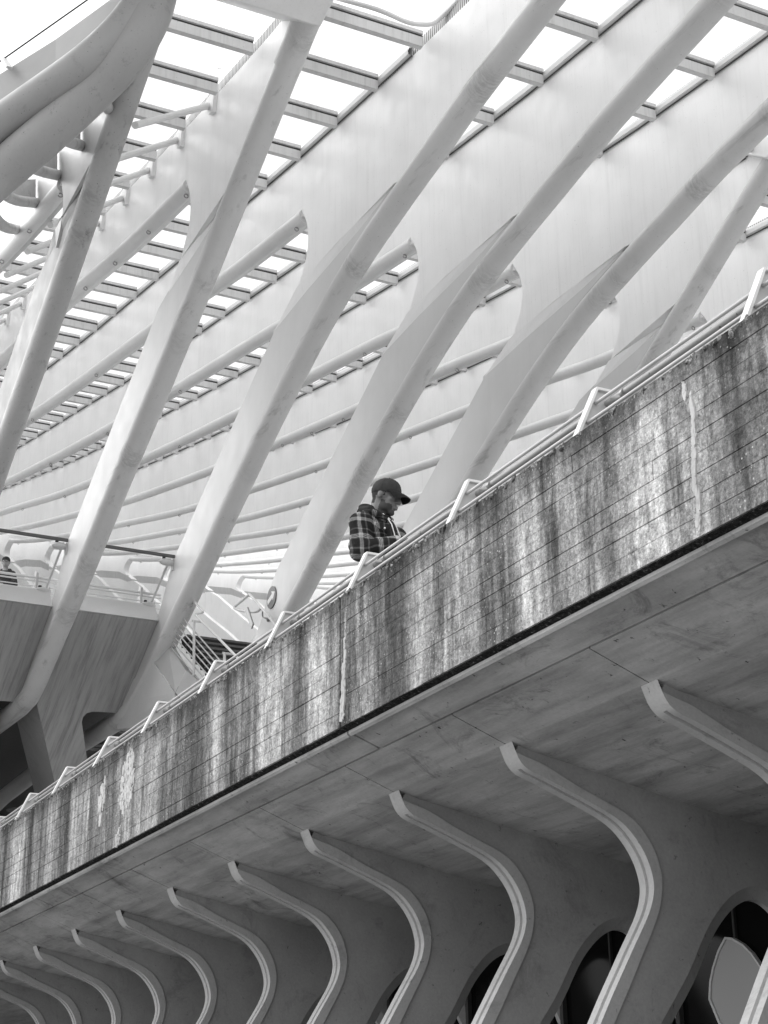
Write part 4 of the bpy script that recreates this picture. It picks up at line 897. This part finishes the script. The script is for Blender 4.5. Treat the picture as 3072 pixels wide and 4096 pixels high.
bd = [('e', gh(0, 0, 0), (.092, .075, .105), GB), ('e', gh(.03, 0, -.06), (.055, .055, .06), GB), ('c', gh(.085, 0, .0), gh(.10, 0, -.03), .008, .013), ('e', gh(0, .077, -.01), (.018, .008, .03), GB), ('e', gh(0, -.077, -.01), (.018, .008, .03), GB), ('e', gh(.082, 0, -.065), (.01, .022, .009), GB),
      ('c', gh(-.01, 0, -.08), gp(.05, 0, zt-.32), .05, .055), ('e', gp(.05, 0, zt-.42), (.10, .16, .14), GB), ('e', gp(.05, 0, zt-.70), (.10, .14, .22), GB),
      ('c', gp(-.04, 0, zt-.85), gp(-.04, 0, zt-1.60), .08, .04), ('c', gp(.13, 0, zt-.85), gp(.13, 0, zt-1.60), .08, .04), ('c', gp(-.04, 0, zt-1.62), gp(-.04, .14, zt-1.64), .035, .03), ('c', gp(.13, 0, zt-1.62), gp(.13, .14, zt-1.64), .035, .03)]
for a_ in arms: bd += list(a_)
for w_, F_ in ((gp(.0, .24, zt-.66), (RT*.6+TW*.8)), (gp(.07, .24, zt-.66), (RT*-.6+TW*.8))): S_, U_ = orth(F_); bd += hand(w_, F_, S_, U_)
blob('body', bd, SKIN2, boy, .008, 3)
blob('hair', [('e', gh(-.006, 0, .042), (.098, .084, .082), GB)], BEARD, boy, .008, 3)
jk = [('e', gp(.05, -.01, zt-.44), (.13, .20, .16), GB), ('e', gp(.05, 0, zt-.72), (.13, .17, .24), GB), ('c', gp(-.10, .0, zt-.37), gp(-.19, .06, zt-.60), .075, .06), ('c', gp(-.19, .06, zt-.60), gp(-.03, .22, zt-.655), .058, .042), ('c', gp(.20, .0, zt-.37), gp(.28, .06, zt-.60), .075, .06), ('c', gp(.28, .06, zt-.60), gp(.11, .22, zt-.655), .058, .042), ('c', gp(-.02, -.05, zt-.28), gp(.13, -.05, zt-.28), .05, .05)]
blob('jacket', jk, JACK, boy, .010, 3)
blob('trousers', [('c', gp(-.04, 0, zt-.85), gp(-.04, 0, zt-1.58), .095, .06), ('c', gp(.13, 0, zt-.85), gp(.13, 0, zt-1.58), .095, .06)], PANTS, boy, .014, 2)
blob('shoe', [('c', gp(-.04, 0, zt-1.62), gp(-.04, .16, zt-1.63), .045, .04)], SHOE, boy, .014, 2); blob('shoe', [('c', gp(.13, 0, zt-1.62), gp(.13, .16, zt-1.63), .045, .04)], SHOE, boy, .014, 2)
bm = bmesh.new(); ring(bm, gh(.098, .033, .005), .026, .0035, GTW, 14, 5); ring(bm, gh(.098, -.033, .005), .026, .0035, GTW, 14, 5); tube(bm, [gh(.1, .01, .008), gh(.1, -.01, .008)], .003, 5); tube(bm, [gh(.097, .058, .008), gh(0, .08, .01)], .003, 5); tube(bm, [gh(.097, -.058, .008), gh(0, -.08, .01)], .003, 5); build('glasses', bm, BEARD, boy, True)
